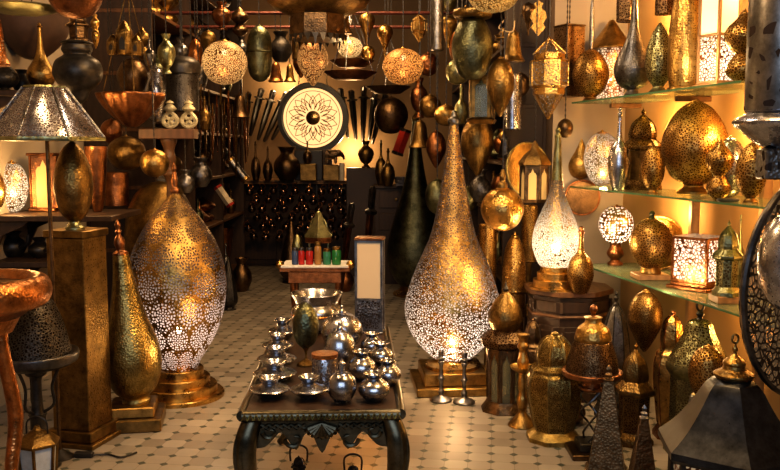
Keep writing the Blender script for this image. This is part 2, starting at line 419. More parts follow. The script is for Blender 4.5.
def q(tm, name, cat, label, px, yb, yt, hw, Y=None, mats=None, n=24, z=None, rb=None, group=None, rot=0, tilt=0, hang=None, cr=.004, fr=0, lobes=None):
    T_ = TM[tm]
    r0 = T_[0][3][0][0] * hw if rb is None else rb
    if hang:
        for dY in (0, .1, -.1, .2, -.2, .3, -.3, .4, -.4, .5, -.5, .65, -.65, .8, 1.0, 1.2, 1.4):
            y_ = Y + dY; p = at(px, yb, y_); z1 = at(px, yt, y_).z; x_ = (px - CX) * mpp(y_, p.z)
            if y_ > 4 and not clash(x_, y_, hw * mpp(y_), p.z, z1) and not clash(x_, y_, .006, z1, 9): Y = y_; break
        else: print('no free place', label)
    t = Th(name, cat, label, px, yb, Y, z, r0, group, rot, tilt)
    h = at(px, yt, t.Y).z - t.zb
    t.h = h; t.hw = hw * t.s
    if callable(mats): mats = mats(h)
    mats = mats or (M('brass'), M('brass'))
    if not isinstance(mats, (list, tuple)): mats = (mats, mats)
    for part, slot, cv, pr in T_:
        ln = lobes if part in ('body', 'lid') else None
        t.mlathe(part, mats[slot], [(r * t.hw, tt * h) for r, tt in pr], n, cv, fr, lobes=ln)
    if hang: t.chain(hang, r=cr)
    if n in (6, 8) and tm in ('octjar', 'lantern', 'hanglantern', 'dome'):
        g = []
        for part, slot, cv, pr in T_:
            if part not in ('body', 'lid', 'roof', 'tip'): continue
            pp = spline([(r * t.hw, tt * h) for r, tt in pr]) if cv else [(r * t.hw, tt * h) for r, tt in pr]
            for k in range(n):
                a = math.pi / 2 + R_(fr) + 2 * math.pi * k / n
                g.append(tube_geo([(r * math.cos(a), r * math.sin(a), z) for r, z in pp], max(.0035, t.hw * .035), 5))
        t.geo('ribs', mats[1], join(*g))
    return t
# ================================================================== the setting
def quad(name, pts, mat): return struct(name, pts, [(0, 1, 2, 3)], mat)
def mat_floor():
    m = bpy.data.materials.new('floor_tiles'); m.use_nodes = True; b = NB(m); p = b.n['Principled BSDF']
    tc = b.add('ShaderNodeTexCoord'); mp = b.add('ShaderNodeMapping'); mp.inputs['Scale'].default_value = (1 / .118,) * 3
    mp.inputs['Rotation'].default_value = (0, 0, R_(7)); b.l.new(tc.outputs['Object'], mp.inputs[0])
    sx = b.add('ShaderNodeSeparateXYZ'); b.l.new(mp.outputs[0], sx.inputs[0])
    fx = b.math('ABSOLUTE', b.math('SUBTRACT', b.math('FRACT', sx.outputs[0]), .5)); fy = b.math('ABSOLUTE', b.math('SUBTRACT', b.math('FRACT', sx.outputs[1]), .5))
    d = b.math('ADD', fx, fy)                                   # 1 at a cell corner
    dot = b.math('GREATER_THAN', d, .80)
    g1 = b.math('GREATER_THAN', b.math('MAXIMUM', fx, fy), .482)
    g2 = b.math('LESS_THAN', b.math('ABSOLUTE', b.math('SUBTRACT', d, .79)), .014)
    gr = b.math('MAXIMUM', g1, g2)
    cell = b.add('ShaderNodeCombineXYZ'); b.l.new(b.math('FLOOR', sx.outputs[0]), cell.inputs[0]); b.l.new(b.math('FLOOR', sx.outputs[1]), cell.inputs[1])
    wn = b.add('ShaderNodeTexWhiteNoise', noise_dimensions='2D'); b.l.new(cell.outputs[0], wn.inputs[0])
    ns = b.add('ShaderNodeTexNoise'); ns.inputs['Scale'].default_value = 3.2; ns.inputs['Detail'].default_value = 6; b.l.new(tc.outputs['Object'], ns.inputs[0])
    c = b.mix(wn.outputs[0], (.22, .20, .17), (.385, .355, .305))
    c = b.mix(b.math('MULTIPLY', ns.outputs[0], .55), c, (.19, .15, .115))
    c = b.mix(dot, c, (.045, .06, .05)); c = b.mix(b.math('MULTIPLY', gr, .45), c, (.12, .10, .08))
    b.l.new(c, p.inputs['Base Color'])
    b.l.new(b.math('MULTIPLY_ADD', ns.outputs[0], .35, .30), p.inputs['Roughness'])
    bp = b.add('ShaderNodeBump'); bp.inputs['Strength'].default_value = .35; bp.inputs['Distance'].default_value = .004
    b.l.new(b.math('SUBTRACT', b.math('MULTIPLY', ns.outputs[0], .6), gr), bp.inputs['Height']); b.l.new(bp.outputs[0], p.inputs['Normal'])
    return m
def mat_plaster(name, col, k=.75):
    m = bpy.data.materials.new(name); m.use_nodes = True; b = NB(m); p = b.n['Principled BSDF']
    tc = b.add('ShaderNodeTexCoord'); ns = b.add('ShaderNodeTexNoise'); ns.inputs['Scale'].default_value = 2.5; ns.inputs['Detail'].default_value = 8
    b.l.new(tc.outputs['Object'], ns.inputs[0])
    b.l.new(b.mix(ns.outputs[0], col, tuple(x * k for x in col)), p.inputs['Base Color']); p.inputs['Roughness'].default_value = .8
    bp = b.add('ShaderNodeBump'); bp.inputs['Strength'].default_value = .25; bp.inputs['Distance'].default_value = .02
    b.l.new(ns.outputs[0], bp.inputs['Height']); b.l.new(bp.outputs[0], p.inputs['Normal'])
    return m
PL, PO, PB, PD = mat_plaster('cream_plaster', (.42, .36, .29)), mat_plaster('ochre_plaster', (.50, .31, .13), .55), mat_plaster('brown_plaster', (.16, .11, .075), .6), mat_plaster('dark_plaster', (.10, .065, .045), .5)
XL, CEIL, BACK = -2.42, 3.75, 12.0
sx_ = lambda Y, d=0: 1.25 + .2 * (5.6 - Y) + d                  # front edge of the right-hand shelves
struct('floor', [(-2.6, -3, 0), (4, -3, 0), (4, 12.2, 0), (-2.6, 12.2, 0)], [(0, 1, 2, 3)], mat_floor())
struct('ceiling', [(-2.6, -1, CEIL), (-2.6, 12.2, CEIL), (4, 12.2, CEIL), (4, -1, CEIL)], [(0, 1, 2, 3)], PD)
quad('wall_left', [(XL, -.5, 0), (XL, BACK, 0), (XL, BACK, CEIL), (XL, -.5, CEIL)], PL)
quad('wall_back', [(XL, BACK, 0), (1.15, BACK, 0), (1.15, BACK, CEIL), (XL, BACK, CEIL)], mat_plaster('tan_plaster', (.30, .20, .11), .6))
quad('wall_rear', [(1.15, BACK, 0), (1.15, 6.05, 0), (1.15, 6.05, CEIL), (1.15, BACK, CEIL)], PB)
quad('wall_alcove', [(1.15, 6.05, 0), (sx_(6.05, .50), 6.05, 0), (sx_(6.05, .50), 6.05, CEIL), (1.15, 6.05, CEIL)], PL)
quad('wall_right', [(sx_(6.05, .50), 6.05, 0), (sx_(-.5, .50), -.5, 0), (sx_(-.5, .50), -.5, CEIL), (sx_(6.05, .50), 6.05, CEIL)], PO)

# ------------------------------------------------------------------ camera
cam = bpy.data.cameras.new('camera'); cam.sensor_width = 36; cam.lens = 36 * F / 780; cam.clip_start = .05
co = bpy.data.objects.new('camera', cam); COL.objects.link(co); co.location = (0, 0, H); co.rotation_euler = (math.pi / 2 - PITCH, 0, 0)
scn.camera = co

# ------------------------------------------------------------------ shelves on the right
ZS = {1: at(580, 101, 5.6).z, 2: at(580, 187, 5.6).z, 3: at(580, 263, 5.6).z}
def shY(px, d, lvl):
    k = (px - CX) / F
    return (2.37 + d - k * (H - ZS[lvl]) * SP) / (k * CP + .2)
YAW = math.atan(.2)
glass = glassmat('shelf_glass', (.80, .86, .70), .55, .08); gedge = M('jteal')
for lvl, lab, Y0, Y1 in ((1, 'highest glass shelf on the right wall, carrying pierced brass lamps', 3.9, 5.75), (2, 'middle glass shelf on the right wall, under the giant brass egg', 3.45, 5.75), (3, 'lowest glass shelf on the right wall, under the lit cube lantern', 3.3, 5.55)):
    o = bpy.data.objects.new('glass_shelf', None); COL.objects.link(o); tagit(o, lab, 'shelf', 'glass shelves on the right wall')
    o.location = (sx_(Y0), Y0, ZS[lvl]); L = (Y1 - Y0) * math.hypot(1, .2); o.rotation_euler = (0, 0, YAW)
    box('pane', glass, .43, L, .010, (.215, L / 2, -.005), o, .002)
    box('front_edge', glassmat('green_glass_edge', (.35, .62, .42), .35), .004, L, .010, (-.002, L / 2, -.005), o, 0)
    for yy in (.12, L * .5, L - .12):
        box('bracket', M('wood'), .22, .03, .03, (.325, yy, -.026), o, .004)
    for n in ('bracket',): pass
for i, Y in enumerate((4.35, 5.0)):
    t = box(f'trim_{i + 1}', M('woodl'), .05, .05, 2.6, (0, 0, 1.3), None, .004, loc=(sx_(Y, .425), Y, .0)); t['kind'] = 'structure'

# ------------------------------------------------------------------ lights of the place
def area(name, loc, tgt, sx, sy, power, col):
    l = bpy.data.lights.new(name, 'AREA'); l.shape = 'RECTANGLE'; l.size = sx; l.size_y = sy; l.energy = power; l.color = col
    o = bpy.data.objects.new(name, l); COL.objects.link(o); o.location = loc
    o.rotation_euler = (Vector(tgt) - Vector(loc)).to_track_quat('-Z', 'Y').to_euler(); return o
area('daylight_from_street', (-.2, -1.6, 2.9), (0, 5, .6), 4.0, 2.4, 70, (.70, .83, 1.0))
WARM = (1, .60, .26)
area('shop_spot', (.3, 4.0, 3.6), (.1, 5.3, 0), .5, .5, 26, (1, .74, .48))
area('shop_spot', (-.7, 6.8, 3.65), (-.6, 7.4, 0), .8, .8, 70, (1, .62, .30))
area('shop_spot', (.9, 2.6, 3.4), (-2.0, 4.6, 1.2), .4, .4, 62, (1, .58, .22))
area('shop_spot', (-1.2, 3.2, 3.4), (1.2, 5.0, 1.6), .4, .4, 30, (1, .62, .28))
for Y, z, pw in ((5.35, 2.45, 16), (4.4, 2.5, 16), (5.3, 1.75, 10), (4.55, 1.72, 10), (4.0, 1.70, 8), (5.2, 1.20, 8), (4.3, 1.16, 9), (3.75, 1.12, 6), (4.4, .68, 5)):
    plight((sx_(Y, .36), Y, z), pw * .9, (1, .50, .14), .05)
w = bpy.data.worlds.new('World'); scn.world = w; w.use_nodes = True
w.node_tree.nodes['Background'].inputs[0].default_value = (.30, .25, .20, 1); w.node_tree.nodes['Background'].inputs[1].default_value = .10
scn.view_settings.view_transform = 'Standard'; scn.view_settings.look = 'Medium High Contrast'; scn.view_settings.exposure = .32
scn.cycles.sample_clamp_indirect = 4; scn.cycles.use_denoising = True
scn.cycles.max_bounces = 6; scn.cycles.transparent_max_bounces = 12; scn.cycles.caustics_reflective = False; scn.cycles.caustics_refractive = False
# ================================================================== floor heroes, left to right
BR, BD, GO, CU, CD, SI, SD, IR, BZ, GR, GD = (M(k) for k in ('brass', 'brassd', 'gold', 'copper', 'copperd', 'silver', 'silverd', 'iron', 'bronze', 'green', 'greend'))
WD, WDD, WL = M('wood'), M('woodd'), M('woodl')
IRs = M('iron', eng=False)
lacy = lambda b, s=.018, th=.13: M(b, 'lace', s, th)

# --- giant pear lamp
t = Th('floor_lamp', 'lamp', 'giant pear-shaped pierced brass floor lamp with tall neck on a square stepped base', 452, 396, rb=36)
t.E.rotation_euler = (0, 0, R_(4))
zc = t.Z(352)
t.box('plinth', M('brass', eng=False), 78 * t.s, 78 * t.s, 0, t.Z(378), bev=.006)
t.box('plinth', M('brass', eng=False), 62 * t.s, 62 * t.s, t.Z(378), t.Z(366), bev=.006)
t.lathe('foot', GO, [(27, 366), (27, 363), (27, 363), (20, 360), (19, 355)], 40)
pear = [(19, 357), (27, 350), (37, 339), (44, 326), (47.5, 312), (47, 301), (43, 286), (37, 269), (29.5, 252), (23.5, 238), (19, 222), (15.5, 205), (12.5, 188), (9.5, 168), (7.2, 148), (5.2, 132), (4.4, 124)]
t.lathe('body', M('brass', 'lace', .0155, .18, 1.9, zc + .0, .36, (1, .74, .55), see=.12), pear, 56)
t.lathe('collar', SD, [(4.4, 125), (6, 123), (6, 119), (3.5, 117), (2.5, 112), (0, 110)], 20)
t.bulb(zc, .03, 90)
plight((t.x, t.Y, zc), 7, (1, .62, .30), .03); plight((t.x, t.Y, zc + .5), 4, (1, .62, .30), .03); plight((t.x - .02, t.Y - .285, .33), 6, (1, .60, .28), .008); plight((-.14, 4.5, .30), 3.0, (1, .36, .07), .03); plight((t.x + .28, t.Y - .45, .95), 3, (1, .6, .26), .05)  # those outside the shell are added: floor pool, under the table, beside the body

# --- giant egg lamp on round tiers
t = Th('floor_lamp', 'lamp', 'giant egg-shaped brass floor lamp with glowing pierced rosettes on round golden tiers', 180, 408, rb=43)
pr = []
for r, y0, y1 in ((44, 399, 391), (37, 391, 383), (30, 383, 375), (24, 375, 367)):
    pr += [(r, y0), (r, y0), (r, y1 + 1), (r, y1 + 1), (r - 1, y1), (r - 1, y1)]
pr[0] = pr[1] = (44, 999)
t.lathe('tiered_base', M('gold', eng=False), pr + [(0, 366)], 56, curve=False)
egg = [(18, 367), (22, 359), (33, 342), (42, 322), (47, 300), (48, 280), (45, 260), (38, 241), (27, 222), (14, 206), (4, 193)]
zc = t.Z(330)
low, up = egg[:7], egg[6:]
t.lathe('body', M('brass', 'ros', .175, .1, 1.0, zc - .03, .27, (1, .70, .55), see=.06), low + up[1:], 64)
t.lathe('finial', CD, [(4, 194), (5, 190), (3, 187), (3.6, 180), (2, 172), (3, 168), (0, 162)], 16)
t.bulb(zc, .022, 130)
plight((t.x, t.Y, zc), 2.5, (1, .62, .30), .03); plight((t.x + .35, t.Y - .5, .45), 3, (1, .62, .30), .04)

# --- tall brass bottle on a square plinth
t = Th('floor_lamp', 'lamp', 'tall closed brass bottle-shaped lamp leaning on a two-step square plinth', 134, 433, rb=27, tilt=-5)
t.E.rotation_euler = (0, 0, R_(10))
t.box('plinth', M('brassd', eng=False), 58 * t.s, 58 * t.s, 0, t.Z(412), bev=.006)
t.box('plinth', M('brass', eng=False), 44 * t.s, 44 * t.s, t.Z(412), t.Z(402), bev=.006)
bb = t.E; hold = bpy.data.objects.new('hold', None)
bod = t.lathe('body', M('olive', 'dots', .022, .17), [(13, 404), (14, 400), (13, 396), (21, 388), (27, 372), (28.5, 356), (25, 337), (18, 315), (12.8, 292), (10, 275), (8.6, 262), (7.6, 254)], 40)
fin = t.lathe('finial', CD, [(7, 256), (7.5, 252), (4, 249), (5.5, 243), (4.5, 238), (2.2, 234), (3.4, 231), (2, 228), (3, 224), (0, 218)], 16)
bpy.data.objects.remove(hold)
for o in (bod, fin): o.rotation_euler = (0, R_(-4.2), 0); o.location = (.03, 0, 0)

# --- brass column pedestal
t = Th('pedestal', 'pedestal', 'tall square hammered brass column pedestal on a stepped base', 84, 449, rb=30)
t.E.rotation_euler = (0, 0, R_(-14)); w = t.s
t.box('base_step', M('brassd', eng=False), 58 * w, 58 * w, 0, t.Z(434), bev=.004)
t.box('base_step', M('brassd', eng=False), 49 * w, 49 * w, t.Z(434), t.Z(424), bev=.004)
t.box('shaft', M('brassd', 'dots', .030, .16), 40 * w, 40 * w, t.Z(424), t.Z(236), bev=.004)
t.box('top_slab', M('brassd', eng=False), 44 * w, 44 * w, t.Z(236), t.Z(229), bev=.004)
PEDZ, PEDY = t.top, t.Y
q('egg', 'egg_lamp', 'lamp', 'dark golden egg-shaped lamp standing on the tall brass column', 75, 229, 140, 19, PEDY, (M('brassd', 'dots', .016, .17), GR), z=PEDZ)

# --- floor lamp with octagonal pierced shade
t = Th('floor_lamp', 'lamp', 'floor lamp with a wide octagonal silvery pierced metal shade on a thin dark pole', 60, 462, rb=14)
t.lathe('foot', IRs, [(15, 999), (15, 457), (15, 457), (8, 453), (3, 449)], 28)
t.mlathe('pole', M('bronze', eng=False), [(.010, .03), (.010, t.Z(110))], 12, False)
sh = t.lathe('lamp_shade', M('silver', 'lace', .0185, .13), [(57, 140), (57, 137), (21, 89), (20, 87)], 8, False, rot=-4)
rp = []
for k in range(8):
    a = math.pi / 2 + R_(-4) + k * math.pi / 4
    rp.append(tube_geo([(57.4 * t.s * math.cos(a), 57.4 * t.s * math.sin(a), t.Z(138)), (21 * t.s * math.cos(a), 21 * t.s * math.sin(a), t.Z(88))], .006, 6))
t.geo('rib', SD, join(*rp), parent=sh)
t.lathe('rim', GR, [(58, 141), (58.5, 139), (58.5, 139), (58, 137)], 8, False, rot=-4, parent=sh)
t.lathe('cap', GR, [(21, 88), (20, 86), (6, 85.5), (0, 85)], 8, False, rot=-4, parent=sh)

# --- conical shade on an iron stand
t = Th('table_lamp', 'lamp', 'black iron stand lamp with a conical pierced shade and flat round brim', 40, 470, rb=10)
t.lathe('stand', IRs, [(20, 999), (20, 466), (8, 462), (7.5, 420), (9, 414), (6, 411), (5, 380), (10, 374), (12, 364)], 20)
for a in (10, 130, 250):
    c, s_ = math.cos(R_(a)) * t.s, math.sin(R_(a)) * t.s
    t.tube('arm', IRs, [(6 * c, 6 * s_, t.Z(412)), (16 * c, 16 * s_, t.Z(404)), (15 * c, 15 * s_, t.Z(385)), (24 * c, 24 * s_, t.Z(364))], .008)
t.lathe('brim', M('steel', eng=False), [(30, 366), (39, 362), (41, 357), (41, 352), (38, 352), (30, 354), (28, 355)], 40)
t.lathe('shade', M('iron', 'lace', .02, .17), [(35, 354), (33, 345), (28, 325), (21, 306), (16, 300), (0, 298)], 40)

# --- copper basin on curved copper legs
t = Th('basin_stand', 'stand', 'shiny copper basin with a fat rolled rim on curved copper legs', -18, 300, 3.5)
t.E.location.z = 0; t.zb = 0
zr = t.Z(292); rr = 55 * t.s; tr = 16 * t.s
pr = [(rr + tr * math.cos(a) * .72, zr + tr * math.sin(a)) for a in [2 * math.pi * i / 16 for i in range(-3, 10)]]
t.mlathe('basin', CU, [(.03, zr - tr * 1.9), (rr * .6, zr - tr * 1.75), (rr * .85, zr - tr * 1.2)] + pr + [(rr - tr * .7, zr - tr * .6), (rr * .5, zr - tr * 2.6), (0, zr - tr * 2.8)], 48, False)
t.mlathe('bowl_interior', BZ, [(rr - tr * .68, zr + tr * .45), (rr - tr * 1.0, zr - tr * .2), (rr * .45, zr - tr * 1.6), (0, zr - tr * 1.8)], 48)
for a in (-80, 80, 180):
    c, s_ = math.cos(R_(a)), math.sin(R_(a))
    t.tube('leg', CU, [(.15 * c, .15 * s_, zr - .09), (.13 * c, .11 * s_, .75), (.19 * c, .19 * s_, .42), (.14 * c, .14 * s_, .16), (.19 * c, .19 * s_, .0)], [.02, .03, .034, .028, .03], 10)

# --- small paper-paned lantern at the bottom left
t = Th('lantern', 'lantern', 'small dark lantern with pale frosted panes on the floor at lower left', 40, 500, 3.92)
t.E.location.z = 0; t.zb = 0
t.mlathe('base', IRs, [(.10, 0), (.10, .02), (.08, .03)], 6, False)
bd_ = t.mlathe('body', M('paper'), [(.075, .03), (.088, .20)], 6, False, rot=10)
fr_ = [tube_geo([(.078 * math.cos(a), .078 * math.sin(a), .03), (.092 * math.cos(a), .092 * math.sin(a), .205)], .008, 5) for a in [math.pi / 2 + R_(10) + k * math.pi / 3 for k in range(6)]]
t.geo('frame', BD, join(*fr_), parent=bd_)
t.mlathe('roof', BD, [(.105, .20), (.105, .212), (.06, .25), (.02, .27), (.012, .29), (0, .295)], 6, False, rot=10)
t.tube('handle', IRs, [(-.05, 0, .25), (-.045, 0, .31), (0, 0, .335), (.045, 0, .31), (.05, 0, .25)], .004)

# --- coffee table
TZ = .65
pf, pb = onz(321.5, 410, TZ), onz(332, 326, TZ)
tl = (pb - pf).length; tw = 158 * mpp(pf.y, TZ)
t = Th('coffee_table', 'table', 'carved dark wooden coffee table with curved legs, covered in silver dishes', 326, 400, (pf.y + pb.y) / 2)
t.E.location = ((pf.x + pb.x) / 2, (pf.y + pb.y) / 2, 0); t.zb = 0; t.s = 1
t.E.rotation_euler = (0, 0, math.atan2(pf.x - pb.x, pb.y - pf.y)); TC, TROT = t.E.location.copy(), t.E.rotation_euler[2]
hx, hy = tw / 2, tl / 2
TB = M('tbl', eng=False)
top = t.box('tabletop', M('woodd'), tw, tl, TZ - .035, TZ - .004, bev=.008)
g = []
for sx, sy, L, hz in ((0, -1, tw, 1), (0, 1, tw, 1), (1, 0, tl, 0), (-1, 0, tl, 0)):
    a = Vector((sx * hx - (L / 2 if hz else 0), sy * hy - (0 if hz else L / 2), TZ - .02)); b_ = Vector((sx * hx + (L / 2 if hz else 0), sy * hy + (0 if hz else L / 2), TZ - .02))
    g.append(tube_geo([a, b_], .021, 12))
rim = t.geo('rolled_edge', M('tbl', eng=False), join(*g), parent=top)
zz = []
nz = 27
for k in range(nz):
    x0 = -hx + tw * k / nz; xm = x0 + tw / nz / 2; x1 = x0 + tw / nz
    zz.append(tube_geo([(x0, -hy - .0205, TZ - .031), (xm, -hy - .0205, TZ - .010)], .0028, 4)); zz.append(tube_geo([(xm, -hy - .0205, TZ - .010), (x1, -hy - .0205, TZ - .031)], .0028, 4))
t.geo('zigzag_carving', M('green', eng=False), join(*zz), parent=top)
def apron(L):
    n = 48; o = [(-L / 2, TZ - .04), (L / 2, TZ - .04)]
    for i in range(n + 1):
        u = 1 - 2 * i / n; a = abs(u)
        z = .075 + .025 * math.cos(a * math.pi * 5) * (1 if a < .7 else .4) + (.05 * max(0, a - .72) / .28) + .03 * math.exp(-(u / .08) ** 2) + .02 * math.exp(-((a - .36) / .07) ** 2)
        o.append((u * L / 2, TZ - .04 - z))
    return o
ap = t.geo('apron', TB, prism_geo(apron(tw - .07), -hy + .022, -hy + .045)); 
shell = []
for k in range(9):
    a = R_(-62 + 15.5 * k)
    shell.append(tube_geo([(0, -hy + .012, TZ - .055), (.055 * math.sin(a), -hy + .008, TZ - .055 - .045 * math.cos(a)), (.07 * math.sin(a), -hy + .016, TZ - .055 - .058 * math.cos(a))], [.004, .010, .006], 6))
t.geo('shell_carving', TB, join(*shell), parent=ap)
scr = []
for sg in (-1, 1):
    for x0, sc in ((.10, 1), (.19, .8)):
        pts = []
        for i in range(15):
            a = i / 14 * 1.5 * math.pi; r = .035 * sc * (1 - i / 20)
            pts.append((sg * (x0 + r * math.cos(a)), -hy + .014, TZ - .115 + (.028 if sc < 1 else 0) - r * math.sin(a)))
        scr.append(tube_geo(pts, [.009 * (1 - i / 22) for i in range(15)], 6))
    t.geo('scroll_carving', TB, join(*scr), parent=ap); scr = []
    for i in range(6):
        x = sg * (.075 + .027 * i); scr.append(tube_geo([(x - .014, -hy + .018, TZ - .06), (x + .014, -hy + .016, TZ - .075)], .006, 5)); scr.append(tube_geo([(x + .014, -hy + .018, TZ - .06), (x - .014, -hy + .016, TZ - .075)], .006, 5))
    t.geo('lattice_carving', TB, join(*scr), parent=ap); scr = []
for sg in (-1, 1):
    o = t.geo('apron', TB, prism_geo(apron(tl - .07), -.0115, .0115)); o.location = (sg * (hx - .035), 0, 0); o.rotation_euler = (0, 0, math.pi / 2)
o = t.geo('apron', TB, prism_geo(apron(tw - .07), -.0115, .0115)); o.location = (0, hy - .035, 0)
for sx in (-1, 1):
    for sy in (-1, 1):
        kx, ky = sx * (hx - .035), sy * (hy - .035)
        dx, dy = sx * .72, sy * .72
        pts = [(kx, ky, TZ - .045), (kx + dx * .030, ky + dy * .030, TZ - .11), (kx + dx * .036, ky + dy * .036, TZ - .19), (kx + dx * .015, ky + dy * .015, TZ - .33), (kx - dx * .005, ky - dy * .005, .20), (kx - dx * .008, ky - dy * .008, .09), (kx + dx * .03, ky + dy * .03, .028), (kx + dx * .05, ky + dy * .05, .018)]
        p = smooth3(pts); rad = [.036, .042, .040, .030, .021, .018, .022, .017]
        rs = [rad[min(i // 5, 7)] * (1 - (i % 5) / 5) + rad[min(i // 5 + 1, 7)] * ((i % 5) / 5) for i in range(len(p))]
        lg = t.geo('leg', TB, tube_geo(p, rs, 12))
        lf = []
        for off in (-.35, .35):
            ang = math.atan2(sy, sx) + off
            pp = [Vector(p[i]) + Vector((math.cos(ang) * rs[i] * .95, math.sin(ang) * rs[i] * .95, 0)) for i in range(2, 22)]
            lf.append(tube_geo(pp, [.003 + .006 * math.sin(math.pi * i / 19) for i in range(20)], 6))
        t.geo('acanthus_leaf', TB, join(*lf), parent=lg)

# --- octagonal dark lantern, candle holders and jars on the right-hand floor
def paned(t, n, r0, r1, z0, z1, frame, pane, rot=0.0, fw=.008, arch=True):
    """n posts with a pane between each two"""
    g = []
    for k in range(n):
        a = math.pi / 2 + R_(rot) + 2 * math.pi * k / n
        g.append(tube_geo([(r0 * math.cos(a), r0 * math.sin(a), z0), (r1 * math.cos(a), r1 * math.sin(a), z1)], fw, 5))
    f = t.geo('frame', frame, join(*g))
    for k in range(n):
        a0 = math.pi / 2 + R_(rot) + 2 * math.pi * k / n; a1 = a0 + 2 * math.pi / n
        P = lambda a, r, z: Vector((r * math.cos(a), r * math.sin(a), z))
        A, B, C, D = P(a0, r0 * .96, z0), P(a1, r0 * .96, z0), P(a1, r1 * .96, z1), P(a0, r1 * .96, z1)
        t.geo('pane', pane, ([A, B, C, D], [(0, 1, 2, 3)]), f, 0)
        if arch:
            mid = (A + B) / 2; out = Vector((mid.x, mid.y, 0)).normalized() * .004
            L = lambda u, v: (A * (1 - u) + B * u) * (1 - v) + (D * (1 - u) + C * u) * v + out
            o = [L(0, 0), L(.2, 0), L(.2, .72), L(.3, .80), L(.38, .80), L(.5, .93), L(.5, 1), L(0, 1)]
            o2 = [L(1, 0), L(.8, 0), L(.8, .72), L(.7, .80), L(.62, .80), L(.5, .93), L(.5, 1), L(1, 1)]
            t.geo('arch', frame, (o + o2, [tuple(range(8)), tuple(range(15, 7, -1))]), f, 0)
    return f
t = Th('lantern', 'lantern', 'dark octagonal floor lantern with arched panes and onion dome beside the pear lamp', 504, 416, rb=22)
w = t.s
t.lathe('base', M('bronze'), [(24, 999), (24, 408), (19, 402), (18, 399)], 8, False, rot=22)
paned(t, 8, 17 * w, 18 * w, t.Z(399), t.Z(347), M('bronze'), glassmat('lantern_pane', (.9, .8, .62), .55, .3), 22, .009)
t.lathe('roof', M('bronze', 'lace', .022, .12), [(18, 347), (24, 344), (25, 339), (18, 332), (12, 328)], 8, False, rot=22)
t.lathe('dome', M('brassd', 'dots', .024, .14), [(13, 329), (17, 320), (16, 311), (11, 301), (5, 294), (2, 291)], 16)
t.lathe('finial', IRs, [(2, 292), (3, 289), (1.5, 286), (0, 280)], 10)
for px, yb, yt, lab in ((441, 404, 351, 'slim tin candlestick on the floor in front of the pear lamp, left of a pair'), (464, 406, 353, 'slim tin candlestick on the floor in front of the pear lamp, right of a pair')):
    q('candlestick', 'candlestick', 'candlestick', lab, px, yb, yt, 11, None, M('silverd', eng=False), group='candlesticks before the pear lamp')
t = Th('candle_holder', 'candle holder', 'tall turned brass candle holder with a drip plate beside the octagonal jar', 522, 430, rb=14)
t.lathe('foot', BR, [(14, 999), (14, 424), (10, 419), (4, 412), (5, 408)], 28); t.lathe('stem', BR, [(4, 410), (6, 400), (4, 392), (5, 385), (4, 372)], 20)
t.lathe('drip_plate', BR, [(4, 373), (11, 369), (13, 366), (11, 367), (4, 369)], 28); t.lathe('socket', BR, [(4, 370), (6, 362), (4, 352), (6, 346), (4, 341), (6, 336), (6, 334), (0, 336)], 20)
t = q('octjar', 'floor_jar', 'jar', 'tall octagonal pierced brass jar with domed lid on the right-hand floor', 553, 448, 331, 28, None, (lacy('olive', .0135), M('olive')), 8, rb=27, fr=22)

# --- pierced cone shade on a wire figure
t = Th('table_lamp', 'lamp', 'copper-brown pierced drum-shade lamp with brass cap on a twisted wire figure stand', 590, 462, rb=24)
w = t.s
t.box('base', M('bronze', eng=False), 44 * w, 44 * w, 0, t.Z(448)); t.box('base', IRs, 26 * w, 26 * w, t.Z(448), t.Z(440))
wire = []
for k in range(3):
    a = k * 2.1
    wire.append(tube_geo(smooth3([(9 * w * math.cos(a + i * .9) * (1 - .3 * math.sin(i)), 9 * w * math.sin(a + i * .9), t.Z(440) + (t.Z(391) - t.Z(440)) * i / 6) for i in range(7)]), .006, 6))
t.geo('wire_figure', M('steel', eng=False), join(*wire))
t.lathe('drip_cup', CD, [(4, 393), (12, 389), (13, 386), (9, 386), (9, 376)], 24)
t.lathe('shade', M('bronze', 'lace', .015, .14), [(29, 374), (26, 371), (24, 358), (19, 343), (17, 340)], 36)
t.lathe('brim', CD, [(24, 376), (29, 375), (30, 371), (28, 370), (24, 371)], 36)
t.lathe('cap', BR, [(17, 341), (18, 338), (17, 333), (15, 328), (9, 323), (8, 320), (8, 318), (9, 317), (3, 316)], 32)
t.lathe('finial', CD, [(3, 317), (2, 314), (4, 310), (3, 306), (0, 304)], 14)

# --- things along the right-hand floor
q('obelisk', 'obelisk_lamp', 'lamp', 'dark metal obelisk lamp, taller and left of the two near the lower right', 606, 480, 366, 30, 4.0, (M('bronze', 'dots', .03, .1), BZ), 4, fr=30, rb=10).E.location.z = 0
q('obelisk', 'obelisk_lamp', 'lamp', 'dark metal obelisk lamp with beaded silver finial, right of the two near the lower right', 642, 486, 384, 25, 3.68, (M('bronze', 'dots', .03, .1), SD), 4, fr=40, rb=10).E.location.z = 0
t = Th('floor_lantern', 'lantern', 'wide greenish octagonal lantern with flared dome and ring finial under the lowest shelf', 695, 442, 4.35, 0)
t.lathe('base', GR, [(31, 999), (31, 440), (27, 434)], 8, False, rot=22)
t.lathe('body', lacy('green', .02), [(26, 436), (26, 374)], 8, False, rot=22); t.lathe('band', GR, [(27, 376), (30, 372), (31, 367), (30, 363)], 8, False, rot=22)
t.lathe('dome', lacy('green', .02), [(30, 364), (27, 356), (21, 345), (15, 333), (11, 322), (4, 319)], 8, True, rot=22)
t.lathe('finial', IRs, [(4, 320), (2.5, 317), (4, 314), (2, 311)], 12)
t.tube('ring', IRs, [(.018 * math.cos(a), 0, t.Z(306) + .026 * math.sin(a)) for a in [i * math.pi / 5 for i in range(11)]], .006)
q('dome', 'floor_lantern', 'lantern', 'grey pierced dome lantern behind the drum-shade lamp', 613, 420, 291, 19, 4.95, (M('silverd', 'dots', .02, .18), IRs), 8, z=0, fr=22)
